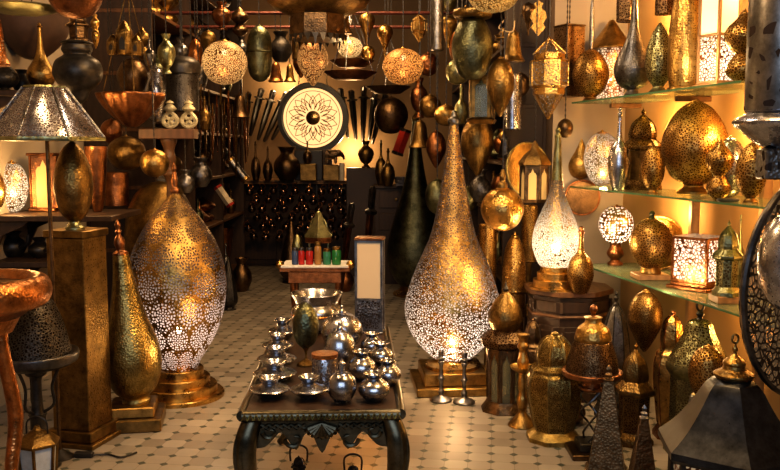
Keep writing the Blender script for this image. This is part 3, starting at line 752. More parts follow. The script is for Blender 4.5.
q('lantern', 'floor_lantern', 'lantern', 'bronze hexagonal lantern standing between the two obelisks', 633, 436, 340, 20, 4.5, (lacy('brassd', .018), BD), 6, z=0)
q('almond', 'pierced_lamp', 'lamp', 'dark brass pierced egg bottle with gold cap on a stand beneath the lowest shelf', 644, 352, 289, 17, 4.62, (lacy('brassd', .012), GO), 28, z=None)
q('octjar', 'floor_jar', 'jar', 'golden six-sided bottle jar with short neck, right of the pierced egg bottle', 669, 432, 310, 17, 4.6, (M('gold'), CD), 6, z=0)
q('ball', 'pierced_ball', 'lamp', 'pierced brass ball lamp on a pale stone behind the black roof lantern', 706, 400, 344, 18, 3.95, (lacy('brass', .02), GO), 28).mlathe('stone_stand', M('silverd'), [(.09, -at(706, 400, 3.95).z), (.08, -.02), (.05, .015), (0, .02)], 12)
q('pot', 'floor_bowl', 'bowl', 'small dark bronze pot on the floor behind the octagonal jar', 571, 425, 396, 14, None, BZ, z=0)
# ================================================================== right-hand shelves
def onsh(lvl, tm, name, cat, label, px, yt, hw, mats=None, d=.2, **k):
    return q(tm, name, cat, label, px, 0, yt, hw, shY(px, d, lvl), mats, z=ZS[lvl], **k)
LITC = (1, .72, .44)
def litm(base, s, th, power, zf=.4, hole='lace', glow=LITC, trim='gold', sg=.6):
    return lambda h: (M(base, hole, s, th, power, h * zf, h * sg, glow), M(trim))
# ---- top shelf
t = onsh(1, 'egg', 'pierced_lamp', 'lamp', 'brass ball lamp with a tall pole finial at the left end of the top shelf', 590, 48, 18, (lacy('brass', .0195), BR), d=.10)
t.mlathe('pole', SD, [(.012, t.top - .01), (.016, t.top + .1), (.010, t.top + .3), (0, t.top + .32)], 12)
t = onsh(1, 'tube', 'lit_lamp', 'lamp', 'lit pierced cylinder lamp with a pagoda-shaped brass hat on the top shelf', 610, 45, 13, lambda h: (M('copper', 'lace', .018, .15, 1.5, h * .4, h * .7, (1, .64, .36)), GO), d=.33)
t.mlathe('hat', M('brass'), [(.15, t.top - .03), (.155, t.top - .02), (.10, t.top + .05), (.055, t.top + .11), (.02, t.top + .16), (0, t.top + .17)], 8); t.bulb(t.h * .4, .02, 60)
plight((t.x, t.Y, ZS[1] + t.h * .4), 5)
onsh(1, 'tear', 'tear_lamp', 'lamp', 'grey-silver teardrop lamp with long neck on the top shelf', 632, -18, 18.5, (M('steel', 'dots', .022, .22), SD), d=.15)
onsh(1, 'bud', 'bud_lamp', 'lamp', 'small greenish pointed lamp between the silver teardrop and the tall brass one', 658, 22, 13.5, (M('green', 'lace', .02, .13), GR), d=.15)
onsh(1, 'spindle', 'tall_lamp', 'lamp', 'tall slender pierced brass spindle lamp on a dark wooden tray, top shelf', 683, -40, 16, (M('brass', 'dots', .02, .26), BR), d=.17, rb=12)
t = Th('tray', 'tray', 'dark flat wooden tray under the spindle lamp on the top shelf', 676, 0, shY(676, .17, 1), ZS[1]); t.E.rotation_euler = (0, 0, -YAW)
# lit lantern
t = Th('lit_lantern', 'lantern', 'bright glowing wood-framed lantern with pierced lower panels on the top shelf', 717, 0, shY(717, .24, 1), ZS[1])
w = t.s; t.E.rotation_euler = (0, 0, R_(24)); zt = t.Z(-14); zm = t.Z(36)
t.box('base', WL, 34 * w, 34 * w, 0, .025)
g = []
for a in (-1, 1):
    for b_ in (-1, 1): g.append(box_geo(.014, .014, zt - .02, (a * 13 * w, b_ * 13 * w, zt / 2 + .01)))
    for z in (.035, zm, zt - .01):
        g.append(box_geo(26 * w, .012, .014, (0, a * 13 * w, z))); g.append(box_geo(.012, 26 * w, .014, (a * 13 * w, 0, z)))
t.geo('frame', M('woodl'), join(*g), smooth=0)
for k in range(4):
    o = t.geo('pane', M('copperd', 'lace', .018, .12, 2.2, zm * .5, .2, (1, .72, .44)), ([(-12.5 * w, -12.5 * w, .03), (12.5 * w, -12.5 * w, .03), (12.5 * w, -12.5 * w, zm), (-12.5 * w, -12.5 * w, zm)], [(0, 1, 2, 3)]), smooth=0); o.rotation_euler = (0, 0, k * math.pi / 2)
    o = t.geo('upper_pane', glowmat('lit_pane', (1, .62, .26), .75), ([(-12.5 * w, -12.5 * w, zm), (12.5 * w, -12.5 * w, zm), (12.5 * w, -12.5 * w, zt), (-12.5 * w, -12.5 * w, zt)], [(0, 1, 2, 3)]), smooth=0); o.rotation_euler = (0, 0, k * math.pi / 2)
t.geo('roof', WL, box_geo(30 * w, 30 * w, .02, (0, 0, zt + .008), .004))
plight((t.x - .14, t.Y - .16, ZS[1] + .12), 5, (1, .66, .32))
bpy.data.objects.remove([o for o in COL.objects if o.name.startswith('tray')][-1])
onsh(1, 'gourd', 'gourd_lamp', 'lamp', 'brass double-gourd pierced lamp next to the big cut-out metal tube', 742, 8, 19, (M('brass', 'lace', .02, .13), BR), d=.12)
# ---- middle shelf
onsh(2, 'tear', 'tear_lamp', 'lamp', 'slim gilded teardrop vase at the left end of the middle shelf', 580, 112, 13, (M('brass', 'dots', .014, .12), GO), d=.2)
t = onsh(2, 'ball', 'lit_ball_lamp', 'lamp', 'round lit lamp pierced with a rosette at the left of the middle shelf', 601, 130, 17.5, litm('gold', .012, .15, 1.1), d=.26); plight((t.x - .02, t.Y - .14, ZS[2] + .04), 3)
onsh(2, 'bottle', 'rosewater_bottle', 'bottle', 'silver long-necked bottle on the middle shelf, left of the octagonal lantern', 618, 107, 10.5, (M('silver'), SI), d=.06)
t = onsh(2, 'lantern', 'octagonal_lantern', 'lantern', 'tall brass octagonal lantern with pierced dome on the middle shelf', 641, 107, 20, (M('brassd'), lacy('brassd', .0195)), d=.24, n=8, fr=22)
paned(t, 8, t.hw * .72, t.hw * .75, t.h * .12, t.h * .48, BD, glassmat('amber_pane', (.9, .62, .25), .5, .3), 22, .006)
onsh(2, 'egg', 'egg_lamp', 'lamp', 'small brass egg lamp on a foot in front of the octagonal lantern', 652, 144, 11.5, (lacy('brass', .0195), BR), d=.05)
onsh(2, 'egg', 'egg_lamp', 'lamp', 'giant brass egg lamp covered in fine piercing, centre of the middle shelf', 693, 99, 32, (lacy('brass', .0195), BR), d=.30, n=48)
t = onsh(2, 'gourd', 'finial_lamp', 'lamp', 'small pierced brass lamp with a long spike finial, right part of the middle shelf', 718, 137, 13.5, (lacy('brass', .0195), BR), d=.08)
onsh(2, 'ball', 'silver_ball_lamp', 'lamp', 'silver pierced ball lamp behind the spike-finial lamp', 728, 136, 17, (lacy('silver', .0195), SI), d=.26)
onsh(2, 'egg', 'egg_lamp', 'lamp', 'brass egg lamp at the right end of the middle shelf', 750, 141, 15, (lacy('brass', .0195), BR), d=.1)
t = Th('phone', 'phone', 'small grey object lying at the front of the middle shelf', 728, 0, shY(728, .045, 2), ZS[2]); t.E['category'] = 'trinket'; t.E.name = 'trinket'
t.box('body', M('silverd', eng=False), .10, .045, 0, .018, bev=.006)
# ---- lowest shelf
t = onsh(3, 'ball', 'lit_ball_lamp', 'lamp', 'white glowing round lamp on a turned bronze foot on the lowest shelf', 615, 226, 17, lambda h: (M('brass', 'dots', .018, .42, 2.6, h * .2, h * .7, (1, .68, .45)), CD), d=.2)
# raise on its foot
for c in t.E.children: c.location.z = .14
t.mlathe('foot', CD, [(.05, 0), (.05, .015), (.03, .035), (.05, .06), (.055, .085), (.035, .125), (.04, .15)], 24)
plight((t.x - .1, t.Y - .16, ZS[3] + .2), 3)
t = onsh(3, 'ball', 'brass_ball_lamp', 'lamp', 'large brass ball lamp with stem and ring on a wooden plinth on the lowest shelf', 650, 226, 21, (lacy('brass', .0195), BR), d=.14, n=40)
for c in t.E.children: c.location.z = .055
t.box('plinth', WL, .19, .17, 0, .03); t.mlathe('foot', BR, [(.06, .03), (.06, .045), (.045, .075)], 24)
t.mlathe('stem', GD, [(.022, t.top + .045), (.014, t.top + .06), (.018, t.top + .07), (.010, t.top + .085), (0, t.top + .09)], 12)
def disc(name, cat, label, px, py, r, Y, mat, rimm=None, tilt=12, rotz=0, thick=.01, z=None, group=None, rimw=.9):
    """a round tray leaning back, its foot touching the surface it stands on"""
    t = Th(name, cat, label, px, py, Y, z, group=group)
    rm = r * t.s
    v, f, uv = lathe_geo([(0, 0), (rm * .5, -thick * .3), (rm * rimw, 0), (rm, -thick), (rm * 1.01, -thick * .6), (rm * .93, thick * .6), (rm * .5, thick * .4), (0, thick * .6)], 48)
    o = link('plate', v, f, mat, t.E, 50, uv); o.rotation_euler = (R_(90 - tilt), 0, 0); o.location = (0, 0, rm * math.cos(R_(tilt)) + thick)
    t.E.rotation_euler = (0, 0, R_(rotz)); t.rm = rm
    if rimm:
        pts = [(rm * math.cos(a), rm * math.sin(a), -thick * .5) for a in [2 * math.pi * i / 48 for i in range(49)]]
        link('rim', *tube_geo(pts, thick * .8, 6), rimm, o, 40)
    return t
disc('engraved_tray', 'tray', 'large engraved dark brass tray standing behind the brass ball lamp', 657, 0, 26, shY(657, .36, 3), M('brassd', 'dots', .02, .1), BR, 8, -11, z=ZS[3])
disc('wall_mounted_tray', 'tray', 'dark brown round tray mounted on the alcove wall above the lowest shelf', 582, 216, 17, 6.0, M('bronze', 'dots', .02, .1), CD, 0, 0)
# lit cube lantern
t = Th('lit_lantern', 'lantern', 'lit copper cube lantern with pierced glowing sides on the lowest shelf', 699, 0, shY(699, .23, 3), ZS[3])
w = t.s; hz = t.Z(236); hw_ = 18.5 * w; t.E.rotation_euler = (0, 0, R_(38))
t.box('base', CD, 2.5 * hw_, 2.5 * hw_, 0, .02); t.box('base', CD, 2.2 * hw_, 2.2 * hw_, .02, .04)
g = [box_geo(.014, .014, hz - .04, (a * hw_, b_ * hw_, hz / 2 + .02)) for a in (-1, 1) for b_ in (-1, 1)]
for a in (-1, 1):
    for z in (.047, hz - .007): g.append(box_geo(2 * hw_, .014, .014, (0, a * hw_, z))); g.append(box_geo(.014, 2 * hw_, .014, (a * hw_, 0, z)))
t.geo('frame', CD, join(*g), smooth=0)
for k in range(4):
    o = t.geo('pierced_panel', M('copperd', 'lace', .019, .12, 1.9, hz * .4, hz, (1, .64, .42)), ([(-hw_, -hw_, .04), (hw_, -hw_, .04), (hw_, -hw_, hz), (-hw_, -hw_, hz)], [(0, 1, 2, 3)]), smooth=0); o.rotation_euler = (0, 0, k * math.pi / 2)
t.geo('top_panel', M('copperd', 'lace', .02, .16, .7, 0, 2, LITC), ([(-hw_, -hw_, hz), (hw_, -hw_, hz), (hw_, hw_, hz), (-hw_, hw_, hz)], [(0, 1, 2, 3)]), smooth=0)
plight((t.x - .25, t.Y - .12, ZS[3] + .05), 3); plight((t.x, t.Y, ZS[3] + hz * .45), 2)
t = onsh(3, 'lantern', 'pierced_lantern', 'lantern', 'green-brass pierced lantern on a wooden block at the right end of the lowest shelf', 726, 226, 15, (lacy('green', .0195), GR), d=.13, n=8)
for c in t.E.children: c.location.z += .035
t.box('block', WL, .13, .13, 0, .037)
q('bottle', 'slim_bottle', 'bottle', 'slim dark bottle with a ribbed neck behind the lit cube lantern', 738, 0, 214, 5, shY(738, .40, 3), (GD, GD), z=ZS[3])

# ---- white glowing teardrop on the octagonal cabinet
t = Th('cabinet', 'cabinet', 'dark carved octagonal wooden cabinet under the white glowing teardrop lamp', 566, 404, rb=42)
CABY, CABZ, CABX = t.Y, t.Z(286), t.x; w = t.s
t.mlathe('carcass', WDD, [(40 * w, 0), (40 * w, CABZ - .04)], 8, False, rot=22.5)
t.mlathe('top', WD, [(40 * w, CABZ - .04), (44 * w, CABZ - .03), (44 * w, CABZ), (0, CABZ)], 8, False, rot=22.5)
t.mlathe('moulding', WD, [(41.2 * w, CABZ - .17), (42 * w, CABZ - .16), (41.2 * w, CABZ - .15)], 8, False, rot=22.5)
for k in range(8):
    o = t.geo('carved_panel', M('woodd'), join(box_geo(.22 * 1.3, .008, .16, (0, -37.4 * w, CABZ - .30), .003), box_geo(.17, .012, .10, (0, -37.4 * w, CABZ - .30), .004), box_geo(.26, .008, .07, (0, -37.4 * w, CABZ - .10), .003)), smooth=0)
    o.rotation_euler = (0, 0, k * math.pi / 4)
t = Th('lit_lamp', 'lamp', 'white glowing teardrop lamp with green neck on a stepped gold base', 555, 292, z=CABZ, rb=24)
pr = []
for r, y0, y1 in ((26, 293, 286), (22, 286, 279), (18, 279, 272), (15, 272, 266)): pr += [(r, y0), (r, y0), (r, y1), (r, y1)]
pr[0] = pr[1] = (26, 999)
t.lathe('tiered_base', GO, pr + [(0, 266)], 40, False)
zc = t.Z(248)
t.lathe('body', M('brass', 'lace', .0125, .09, 1.7, zc, .2, (1, .74, .46), see=.12), [(14, 267), (18, 262), (22.5, 250), (23.5, 240), (21, 226), (15, 211), (10, 200), (7, 190), (5.5, 180)], 44)
t.lathe('neck', GR, [(5.5, 181), (4.5, 165), (3.6, 150), (3, 138), (3.4, 136), (2, 133), (2.6, 130), (0, 126)], 20)
t.bulb(zc, .03, 60); plight((t.x - .02, t.Y - .32, CABZ + .3), 7, (1, .7, .36), .08); plight((t.x, t.Y, CABZ + .2), 4, (1, .66, .34), .05)
q('bottle', 'bottle_lamp', 'lamp', 'small bronze bottle lamp beside the white glowing teardrop lamp', 580, 294, 226, 13, None, (lacy('brassd', .018), CD), z=CABZ, rb=6)
q('octjar', 'floor_lantern', 'lantern', 'dark wooden-looking lantern standing low behind the candle holder', 532, 402, 318, 13, None, (BZ, BZ), 8, z=0)

# ---- front right: black roof lantern, cut-out tube, pierced ring
t = Th('roof_lantern', 'lantern', 'big black house-shaped lantern with a four-sided flared roof, front right', 731, 440, 3.0)
t.E.location.z = 0; t.zb = 0; w = t.s; t.E.rotation_euler = (0, 0, 0)
zr = t.Z(446); zt = t.Z(378)
t.mlathe('base', IRs, [(.25, 0), (.25, .03), (.22, .042)], 6, False, rot=-8)
bd2 = paned(t, 6, .215, .215, .04, zr, IRs, M('copperd', 'lace', .022, .14, .25, zr, .3), -8, .012, False)
t.mlathe('eave', M('roofm', eng=False), [(.255, zr - .03), (.27, zr - .015), (.27, zr + .01)], 6, False, rot=-8)
t.mlathe('roof', M('roofm', 'dots', .05, .05, eng=False), [(.27, zr + .01), (.205, zr + .07), (.145, zr + .15), (.10, zt - .03), (.066, zt)], 6, True, rot=-8)
t.lathe('cap', BD, [(15, 380), (19, 376), (19, 373), (12, 369), (10, 364)], 28); t.lathe('finial', BR, [(10, 366), (11, 362), (6, 357), (2, 353), (3, 349), (1.5, 345), (0, 343)], 20)
t.tube('ring', BD, [(.012 * math.cos(a), 0, t.Z(342) + .012 + .016 * math.sin(a)) for a in [i * math.pi / 4 for i in range(9)]], .004)
t = Th('cutout_tube', 'lamp', 'big hanging grey metal tube lamp with leaf-shaped cut-outs, upper right corner', 781, 140, 2.75)
t.E.location.z = 0; t.zb = 0
zb, zt = t.Z(112), t.Z(-60)
t.mlathe('body', M('silverd', 'lace', .075, .30, eng=False), [(35 * t.s, zb), (36 * t.s, zb + .01), (36 * t.s, zt), (30 * t.s, zt + .03), (0, zt + .08)], 40, False)
t.mlathe('silver_bowl', SI, [(0, zb - .12), (.06, zb - .11), (.125, zb - .06), (.15, zb - .03), (.11, zb - .005), (.115, zb + .005)], 40)
for c in t.E.children: c.location.z -= 0
t.geo('lower_box', M('silverd', 'lace', .05, .25), box_geo(.085, .085, .10, (-.02, 0, zb - .165), .006), smooth=30)
zz_ = zb - .12; t.E.location.z = zz_
for c in t.E.children: c.location.z = -zz_
t.zb = zz_; t.top = zt + .08 - zz_; t.chain(CEIL)
t = Th('pierced_ring', 'mirror frame', 'huge dark round pierced metal wall ring standing on edge at far right', 812, 290, 3.1)
t.E.location.z = 0; t.zb = 0; zc = t.Z(285); R0 = 112 * t.s
v, f, uv = lathe_geo([(R0 * .55, -.015), (R0 * .97, -.02), (R0, -.02), (R0, .02), (R0 * .97, .02), (R0 * .55, .015), (R0 * .55, -.015)], 80)
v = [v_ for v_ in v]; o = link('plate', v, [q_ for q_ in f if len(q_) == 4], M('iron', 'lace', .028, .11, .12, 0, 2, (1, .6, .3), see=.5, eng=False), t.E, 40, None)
o.rotation_euler = (R_(90), 0, R_(33)); o.location = (0, 0, zc)
link('outer_rim', *tube_geo([(R0 * math.cos(a), R0 * math.sin(a), 0) for a in [2 * math.pi * i / 80 for i in range(81)]], .014, 8), M('steel', eng=False), o, 40)
link('inner_rim', *tube_geo([(R0 * .55 * math.cos(a), R0 * .55 * math.sin(a), 0) for a in [2 * math.pi * i / 60 for i in range(61)]], .010, 8), M('steel', eng=False), o, 40)
t.tube('stand_leg', IRs, [(0, 0, 0), (0, 0, zc - R0 + .01)], .03, sm=False)
t = q('ball', 'silver_ball', 'lamp', 'big silver pierced ball hanging at the far right edge before the dark ring', 787, 312, 208, 30, 2.55, (M('silver', 'dots', .018, .2), SI), 40, hang=CEIL)

# ---- wall above the shelves
t = Th('hanging_box_lantern', 'lantern', 'dark pierced box lantern hanging left of the top shelf by the pale wall', 568, 97, 5.9); w = t.s * .85
q_ = t.Z(27); t.E.rotation_euler = (0, 0, R_(25))
t.box('box', M('bronze', 'ros', .13, .1), 26 * w, 26 * w, 0, q_)
t.box('lid', BZ, 27.5 * w, 27.5 * w, q_, q_ + .012); t.chain(CEIL)
for px, yb, yt, hw, lab in ((627, 22, -25, 11, 'dark hanging box lantern at the top edge above the silver teardrop'), (664, 15, -25, 9, 'dark hanging drum lantern at the top edge left of the tall spindle lamp')):
    q('tube', 'hanging_lantern', 'lantern', lab, px, yb, yt, hw, 5.4 if px < 640 else 5.05, (lacy('bronze', .02), BZ), 6, hang=CEIL)
# gilded lamps in front of the alcove wall
t = q('hanglantern', 'hanging_lantern', 'lantern', 'gilded octagonal hanging lantern with pointed bottom against the pale wall', 548, 119, 36, 20, 5.0, (M('brass', 'lace', .014, .2, .18, 0, 3, LITC), GO), 8, hang=CEIL, fr=22)
plight((t.x + .12, t.Y - .35, t.zb + .3), 2.2, (1, .68, .34), .06)
t = Th('ornament', 'ornament', 'gold openwork pendant ornament hanging on the pale wall above the octagonal lantern', 538, 36, 5.75)
o_ = [(0, 0), (.05, .055), (.03, .08), (.055, .12), (.045, .16), (.02, .18), (.03, .21), (0, .23)]
t.geo('plate', M('brass', 'dots', .03, .2), prism_geo(o_ + [(-x, z) for x, z in o_[-2:0:-1]], -.008, .008), smooth=0); t.top = .23; t.chain(CEIL)
disc('leaning_tray', 'tray', 'round brass tray leaning behind the dark hexagonal lantern', 528, 198, 27, 5.85, M('brass'), GR, 6, 30)  # a leaning tray left without a support, nothing suspends it
t = Th('hexagonal_lantern', 'lantern', 'dark hexagonal hanging lantern with golden arched panes near the pear lamp', 534, 202, 5.5)
w = t.s
t.lathe('base', BZ, [(10, 205), (15, 202), (14, 199)], 6, False)
paned(t, 6, 14 * w, 14 * w, t.Z(199), t.Z(166), BZ, glowmat('amber_lit_pane', (1, .60, .20), .20, (.6, .4, .15)), 12, .007)
t.lathe('roof', M('brassd'), [(14, 166), (16.5, 165), (16, 162), (11, 155), (4, 149), (3, 144), (0, 140)], 6, False, rot=12); t.chain(CEIL)
t = q('ball', 'brass_ball', 'lamp', 'hammered golden brass ball hanging between the pear lamp and the white teardrop', 502, 231, 186, 21.5, 5.2, (M('gold'), GO), 40)
t.mlathe('stem', BD, [(.03, t.top - .02), (.03, t.top + .01), (.016, t.top + .03), (.02, t.top + .06), (.01, t.top + .10)], 12); t.chain(CEIL)
for px, yb, yt, hw, Y, lab, ma in ((487, 300, 224, 9, 6.0, 'gold cylinder lamp half hidden right behind the pear lamp', 'gold'), (513, 352, 232, 12, 5.7, 'tall gilt pierced vase between the pear lamp and the octagonal cabinet', 'gold'), (529, 262, 205, 8, 6.02, 'small amber brass lamp behind the white teardrop lamp, left', 'brass')):
    t = q('capsule' if hw > 10 else 'tube', 'gilt_lamp', 'lamp', lab, px, yb, yt, hw, Y, (lacy(ma, .015), GO), hang=None)
    if yb > 300: t.mlathe('stand', BD, [(.12, -t.zb), (.12, .02 - t.zb), (.02, .05 - t.zb), (.02, .01)], 20)
    else: t.mlathe('stand', BD, [(.10, -t.zb), (.10, .02 - t.zb), (.02, .05 - t.zb), (.02, -.02), (.06, .01)], 20)
# ================================================================== middle: hanging things and the back of the shop
def hang(tm, name, cat, label, px, yb, yt, hw, Y, mats=None, n=24, to=CEIL, **k):
    return q(tm, name, cat, label, px, yb, yt, hw, Y, mats, n, hang=to, **k)
# --- rails
RAIL = []
for Y, py in ((7.0, 13), (7.5, 27)):
    z = at(390, py, Y).z; RAIL.append(z)
    o = link('hanging_rail', *tube_geo([(-1.85, Y, z), (.835, Y, z)], .014, 8), M('redrod'))
    tagit(o, 'reddish iron rail crossing the shop, ' + ('front one of two, higher in the photo' if Y < 7.2 else 'rear one of two, lower in the photo'), 'rail', 'hanging rails')
# --- chandelier
t = Th('chandelier', 'chandelier', 'huge dark octagonal iron chandelier with stepped tiers at the top centre', 318, 50, 6.0)
IRB = M('bronze', 'ros', .22, .1); w = t.s
t.lathe('upper_tier', M('brassd', 'dots', .05, .12), [(29, 16), (51, 5), (58, -7), (58, -30), (40, -40)], 8, False, rot=22)
t.lathe('rim', BZ, [(55, -4), (62, -9), (62, -13), (55, -11)], 8, False, rot=22)
t.lathe('neck', M('bronze', 'dots', .05, .1), [(27, 40), (29, 36), (28, 14), (18, 10)], 8, False, rot=22)
g = []
for k in range(24):
    a = 2 * math.pi * k / 24; r = 29 * w
    g.append(([(r * math.cos(a - .11), r * math.sin(a - .11), t.Z(36)), (r * math.cos(a + .11), r * math.sin(a + .11), t.Z(36)), (r * math.cos(a + .05), r * math.sin(a + .05), t.Z(41)), (r * math.cos(a), r * math.sin(a), t.Z(49 if k % 3 == 0 else 44)), (r * math.cos(a - .05), r * math.sin(a - .05), t.Z(41))], [(0, 1, 2, 3, 4)]))
t.geo('scalloped_fringe', IRs, join(*g), smooth=0)
t.chain(CEIL, t.Z(-40))
# --- lit hanging balls
def litball(px, yb, yt, hw, Y, lab, base, power, hl='lace', sz=.014, pw=6, col=(1, .58, .22)):
    t = hang('ball', 'lit_hanging_ball', 'lamp', lab, px, yb, yt, hw, Y, lambda h: (M(base, hl, sz, .14, power, h * .75, h * .8, col, see=.02), GO), 40)
    t.bulb(t.h * .72, .02, 60, (1, .7, .35)); plight((t.x, t.Y, t.zb + t.h * .6), .5, (1, .6, .28))
    plight((t.x, t.Y - t.hw - .12, t.zb - .1), pw * .45, (1, .58, .25))  # added light outside the ball, stands in for its thrown glow
    return t
litball(225, 85, 39, 22.5, 6.2, 'glowing golden pierced ball lamp hanging left of the chandelier', 'copperd', 1.3, sz=.0115, pw=8, col=(1, .50, .16))
litball(403, 85, 47, 20.5, 6.6, 'glowing orange pierced ball lamp hanging right of the chandelier', 'copperd', 1.25, sz=.013, pw=8, col=(1, .37, .08))
litball(350, 58, 36, 12.5, 7.6, 'small bright glowing ball lamp hanging behind the chandelier fringe', 'gold', 1.9, sz=.011, pw=3)
t = hang('almond', 'lit_shield_lamp', 'lamp', 'half lit pointed copper pierced lamp hanging under the chandelier', 313, 86, 38, 15.5, 6.5, lambda h: (M('copperd', 'lace', .011, .15, .7, h * .5, h, (1, .45, .13), see=.02), CU), 32)
plight((t.x + .22, t.Y - .12, t.zb + .12), 1.2, (1, .66, .32))
# --- big lit bowl upper right of centre
t = hang('ball', 'golden_bowl_lamp', 'lamp', 'big golden pierced bowl lamp cut by the top edge of the photo', 493, 13, -42, 29, 4.9, lambda h: (M('brass', 'lace', .012, .16, .6, h * .1, h * .7, (1, .55, .16)), GO), 40)
# four-sided glass lantern below the dark egg
t = Th('hanging_lantern', 'lantern', 'square dark lantern with clear glass sides hanging under the big dark egg', 482, 124, 5.6)
w = t.s
t.lathe('base', BD, [(16, 124), (19, 120), (14, 117)], 4, False, rot=32)
paned(t, 4, 15 * w, 15 * w, t.Z(118), t.Z(76), BD, glassmat('lantern_glass', (.85, .88, .85), .6, .1), 32, .01)
t.lathe('roof', M('steel'), [(21, 76), (22, 71), (18, 66), (12, 62), (0, 61)], 4, False, rot=32); t.chain(CEIL)
t = hang('tube', 'pierced_tube', 'lamp', 'silvery pierced metal tube lamp hanging left of the gilded octagonal lantern', 512, 130, 74, 9, 5.85, (M('silver', 'dots', .03, .25), SI), 20)
# copper pitcher and hanging trays
for px, py, r, Y, ma, lab in ((350, 80, 26, 7.3, 'copperd', 'wide copper dish hanging flat on chains above the gong'), (388, 94, 22, 7.9, 'bronze', 'dark brown dish hanging flat right of the gong'), (352, 68, 22, 7.9, 'copper', 'copper dish hanging flat behind the wide copper dish')):
    t = Th('hanging_dish', 'dish', lab, px, py, Y)
    t.mlathe('dish', M(ma), [(0, .0), (r * .6 * t.s, .005), (r * t.s, .06), (r * 1.04 * t.s, .065), (r * .98 * t.s, .07), (r * .6 * t.s, .02), (0, .015)], 36, False)
    g = [tube_geo([(r * t.s * math.cos(a), r * t.s * math.sin(a), .065), (0, 0, .55)], .005, 5) for a in (.4, 2.5, 4.6)]
    t.geo('hanger', SD, join(*g)); t.top = .55; t.chain(CEIL)
# --- hanging lamps, left to right
for tm, px, yb, yt, hw, Y, ma, lab in (
  ('capsule', 260, 82, 24, 12.5, 6.6, 'greend', 'dark green metal capsule lamp hanging beside the golden ball lamp'),
  ('pot', 281, 62, 32, 11, 7.1, 'iron', 'black metal cup hanging right of the green capsule lamp'),
  ('bell', 276, 82, 60, 8, 7.3, 'copper', 'copper bell hanging under the black metal cup'),
  ('bell', 290, 82, 62, 6, 7.6, 'brass', 'narrow brass bell hanging just left of the copper shield lamp'),
  ('vase', 242, 64, 36, 7, 7.4, 'steel', 'slim dark vase hanging behind the golden ball lamp'),
  ('drop', 367, 48, 12, 8, 6.9, 'brass', 'long-necked brass drop bottle hanging from the rail, left of a pair'),
  ('drop', 385, 58, 24, 8, 7.2, 'gold', 'golden inverted drop hanging from the rail near the orange ball'),
  ('ball', 368, 61, 45, 7, 7.4, 'gold', 'little gold ball hanging below the brass drop bottle'),
  ('tube', 437, 51, -10, 6.5, 6.0, 'silverd', 'long hammered silver tube hanging at the top right of centre'),
  ('hanglantern', 419, 42, 14, 8, 6.5, 'brass', 'small brass hexagonal lantern hanging left of the silver tube'),
  ('drop', 448, 48, 15, 10, 6.4, 'brass', 'brass cone cup hanging right of the silver tube'),
  ('ball', 448, 12, -12, 9, 6.8, 'green', 'pale green ball lamp at the top edge above the brass cone cup'),
  ('ball', 457, 85, 58, 11.5, 5.9, 'green', 'shiny green-brass ball hanging below the big dark egg'),
  ('hegg', 472, 79, 14, 20.5, 5.3, 'greend', 'big dark green hammered egg lamp hanging upper right of centre'),
  ('bell', 513, 62, 27, 12, 5.5, 'brassd', 'bronze cow-bell shaped lamp hanging right of the big dark egg'),
  ('almond', 500, 117, 56, 14, 5.2, 'brassd', 'pointed hammered brass almond lamp hanging under the bronze bell'),
  ('almond', 477, 176, 114, 16.5, 5.75, 'brassd', 'large hammered dark almond lamp hanging behind the neck of the pear lamp'),
  ('ball', 430, 118, 94, 11, 6.8, 'brassd', 'tilted dark brass ball pot hanging right of the orange ball lamp'),
  ('ball', 446, 126, 104, 12, 6.3, 'brass', 'brass ball hanging close to the top of the pear lamp'),
  ('bottle', 461, 124, 84, 7, 6.1, 'green', 'small green long-necked bottle hanging beside the pear lamp top'),
  ('ball', 437, 214, 178, 12, 6.6, 'greend', 'dull green ball half hidden left behind the pear lamp neck'),
  ('pot', 480, 202, 170, 11, 6.1, 'steel', 'blackened pot hanging above and left of the golden brass ball'),
  ('ball', 468, 212, 186, 10, 6.5, 'green', 'grey-green ball right behind the pear lamp neck'),
):
    t = hang(tm, {'bell': 'hanging_bell', 'pot': 'hanging_pot', 'ball': 'hanging_ball', 'bottle': 'hanging_bottle', 'vase': 'hanging_vase', 'tube': 'hanging_tube'}.get(tm, 'hanging_lamp'), {'bell': 'bell', 'pot': 'pot', 'bottle': 'bottle', 'vase': 'vase'}.get(tm, 'lamp'), lab, px, yb, yt, hw, Y, (M(ma, 'dots', .02, .12) if hw > 9 else M(ma), M(ma)), 8 if tm == 'hanglantern' else 24)
    if px == 472: t.mlathe('collar', BD, [(.10, t.h * .93), (.12, t.h * .97), (.115, t.h * 1.06), (.06, t.h * 1.09)], 24)
    if px == 513: t.tube('rope_tie', M('rope'), [(-.06, -.06, t.h + .04), (-.10, -.08, t.h - .02), (-.02, -.09, t.h - .04), (.0, -.04, t.h + .03)], .005)
t = q('vase', 'tall_copper_vase', 'vase', 'tall dark copper vase standing on the side cabinet below the orange ball lamp', 419, 118, 78, 9, 7.9, (CD, CU)); t.chain(CEIL)
t.E.name = 'hanging_vase'; t.E['label'] = 'dark copper vase hanging just right below the orange ball lamp'

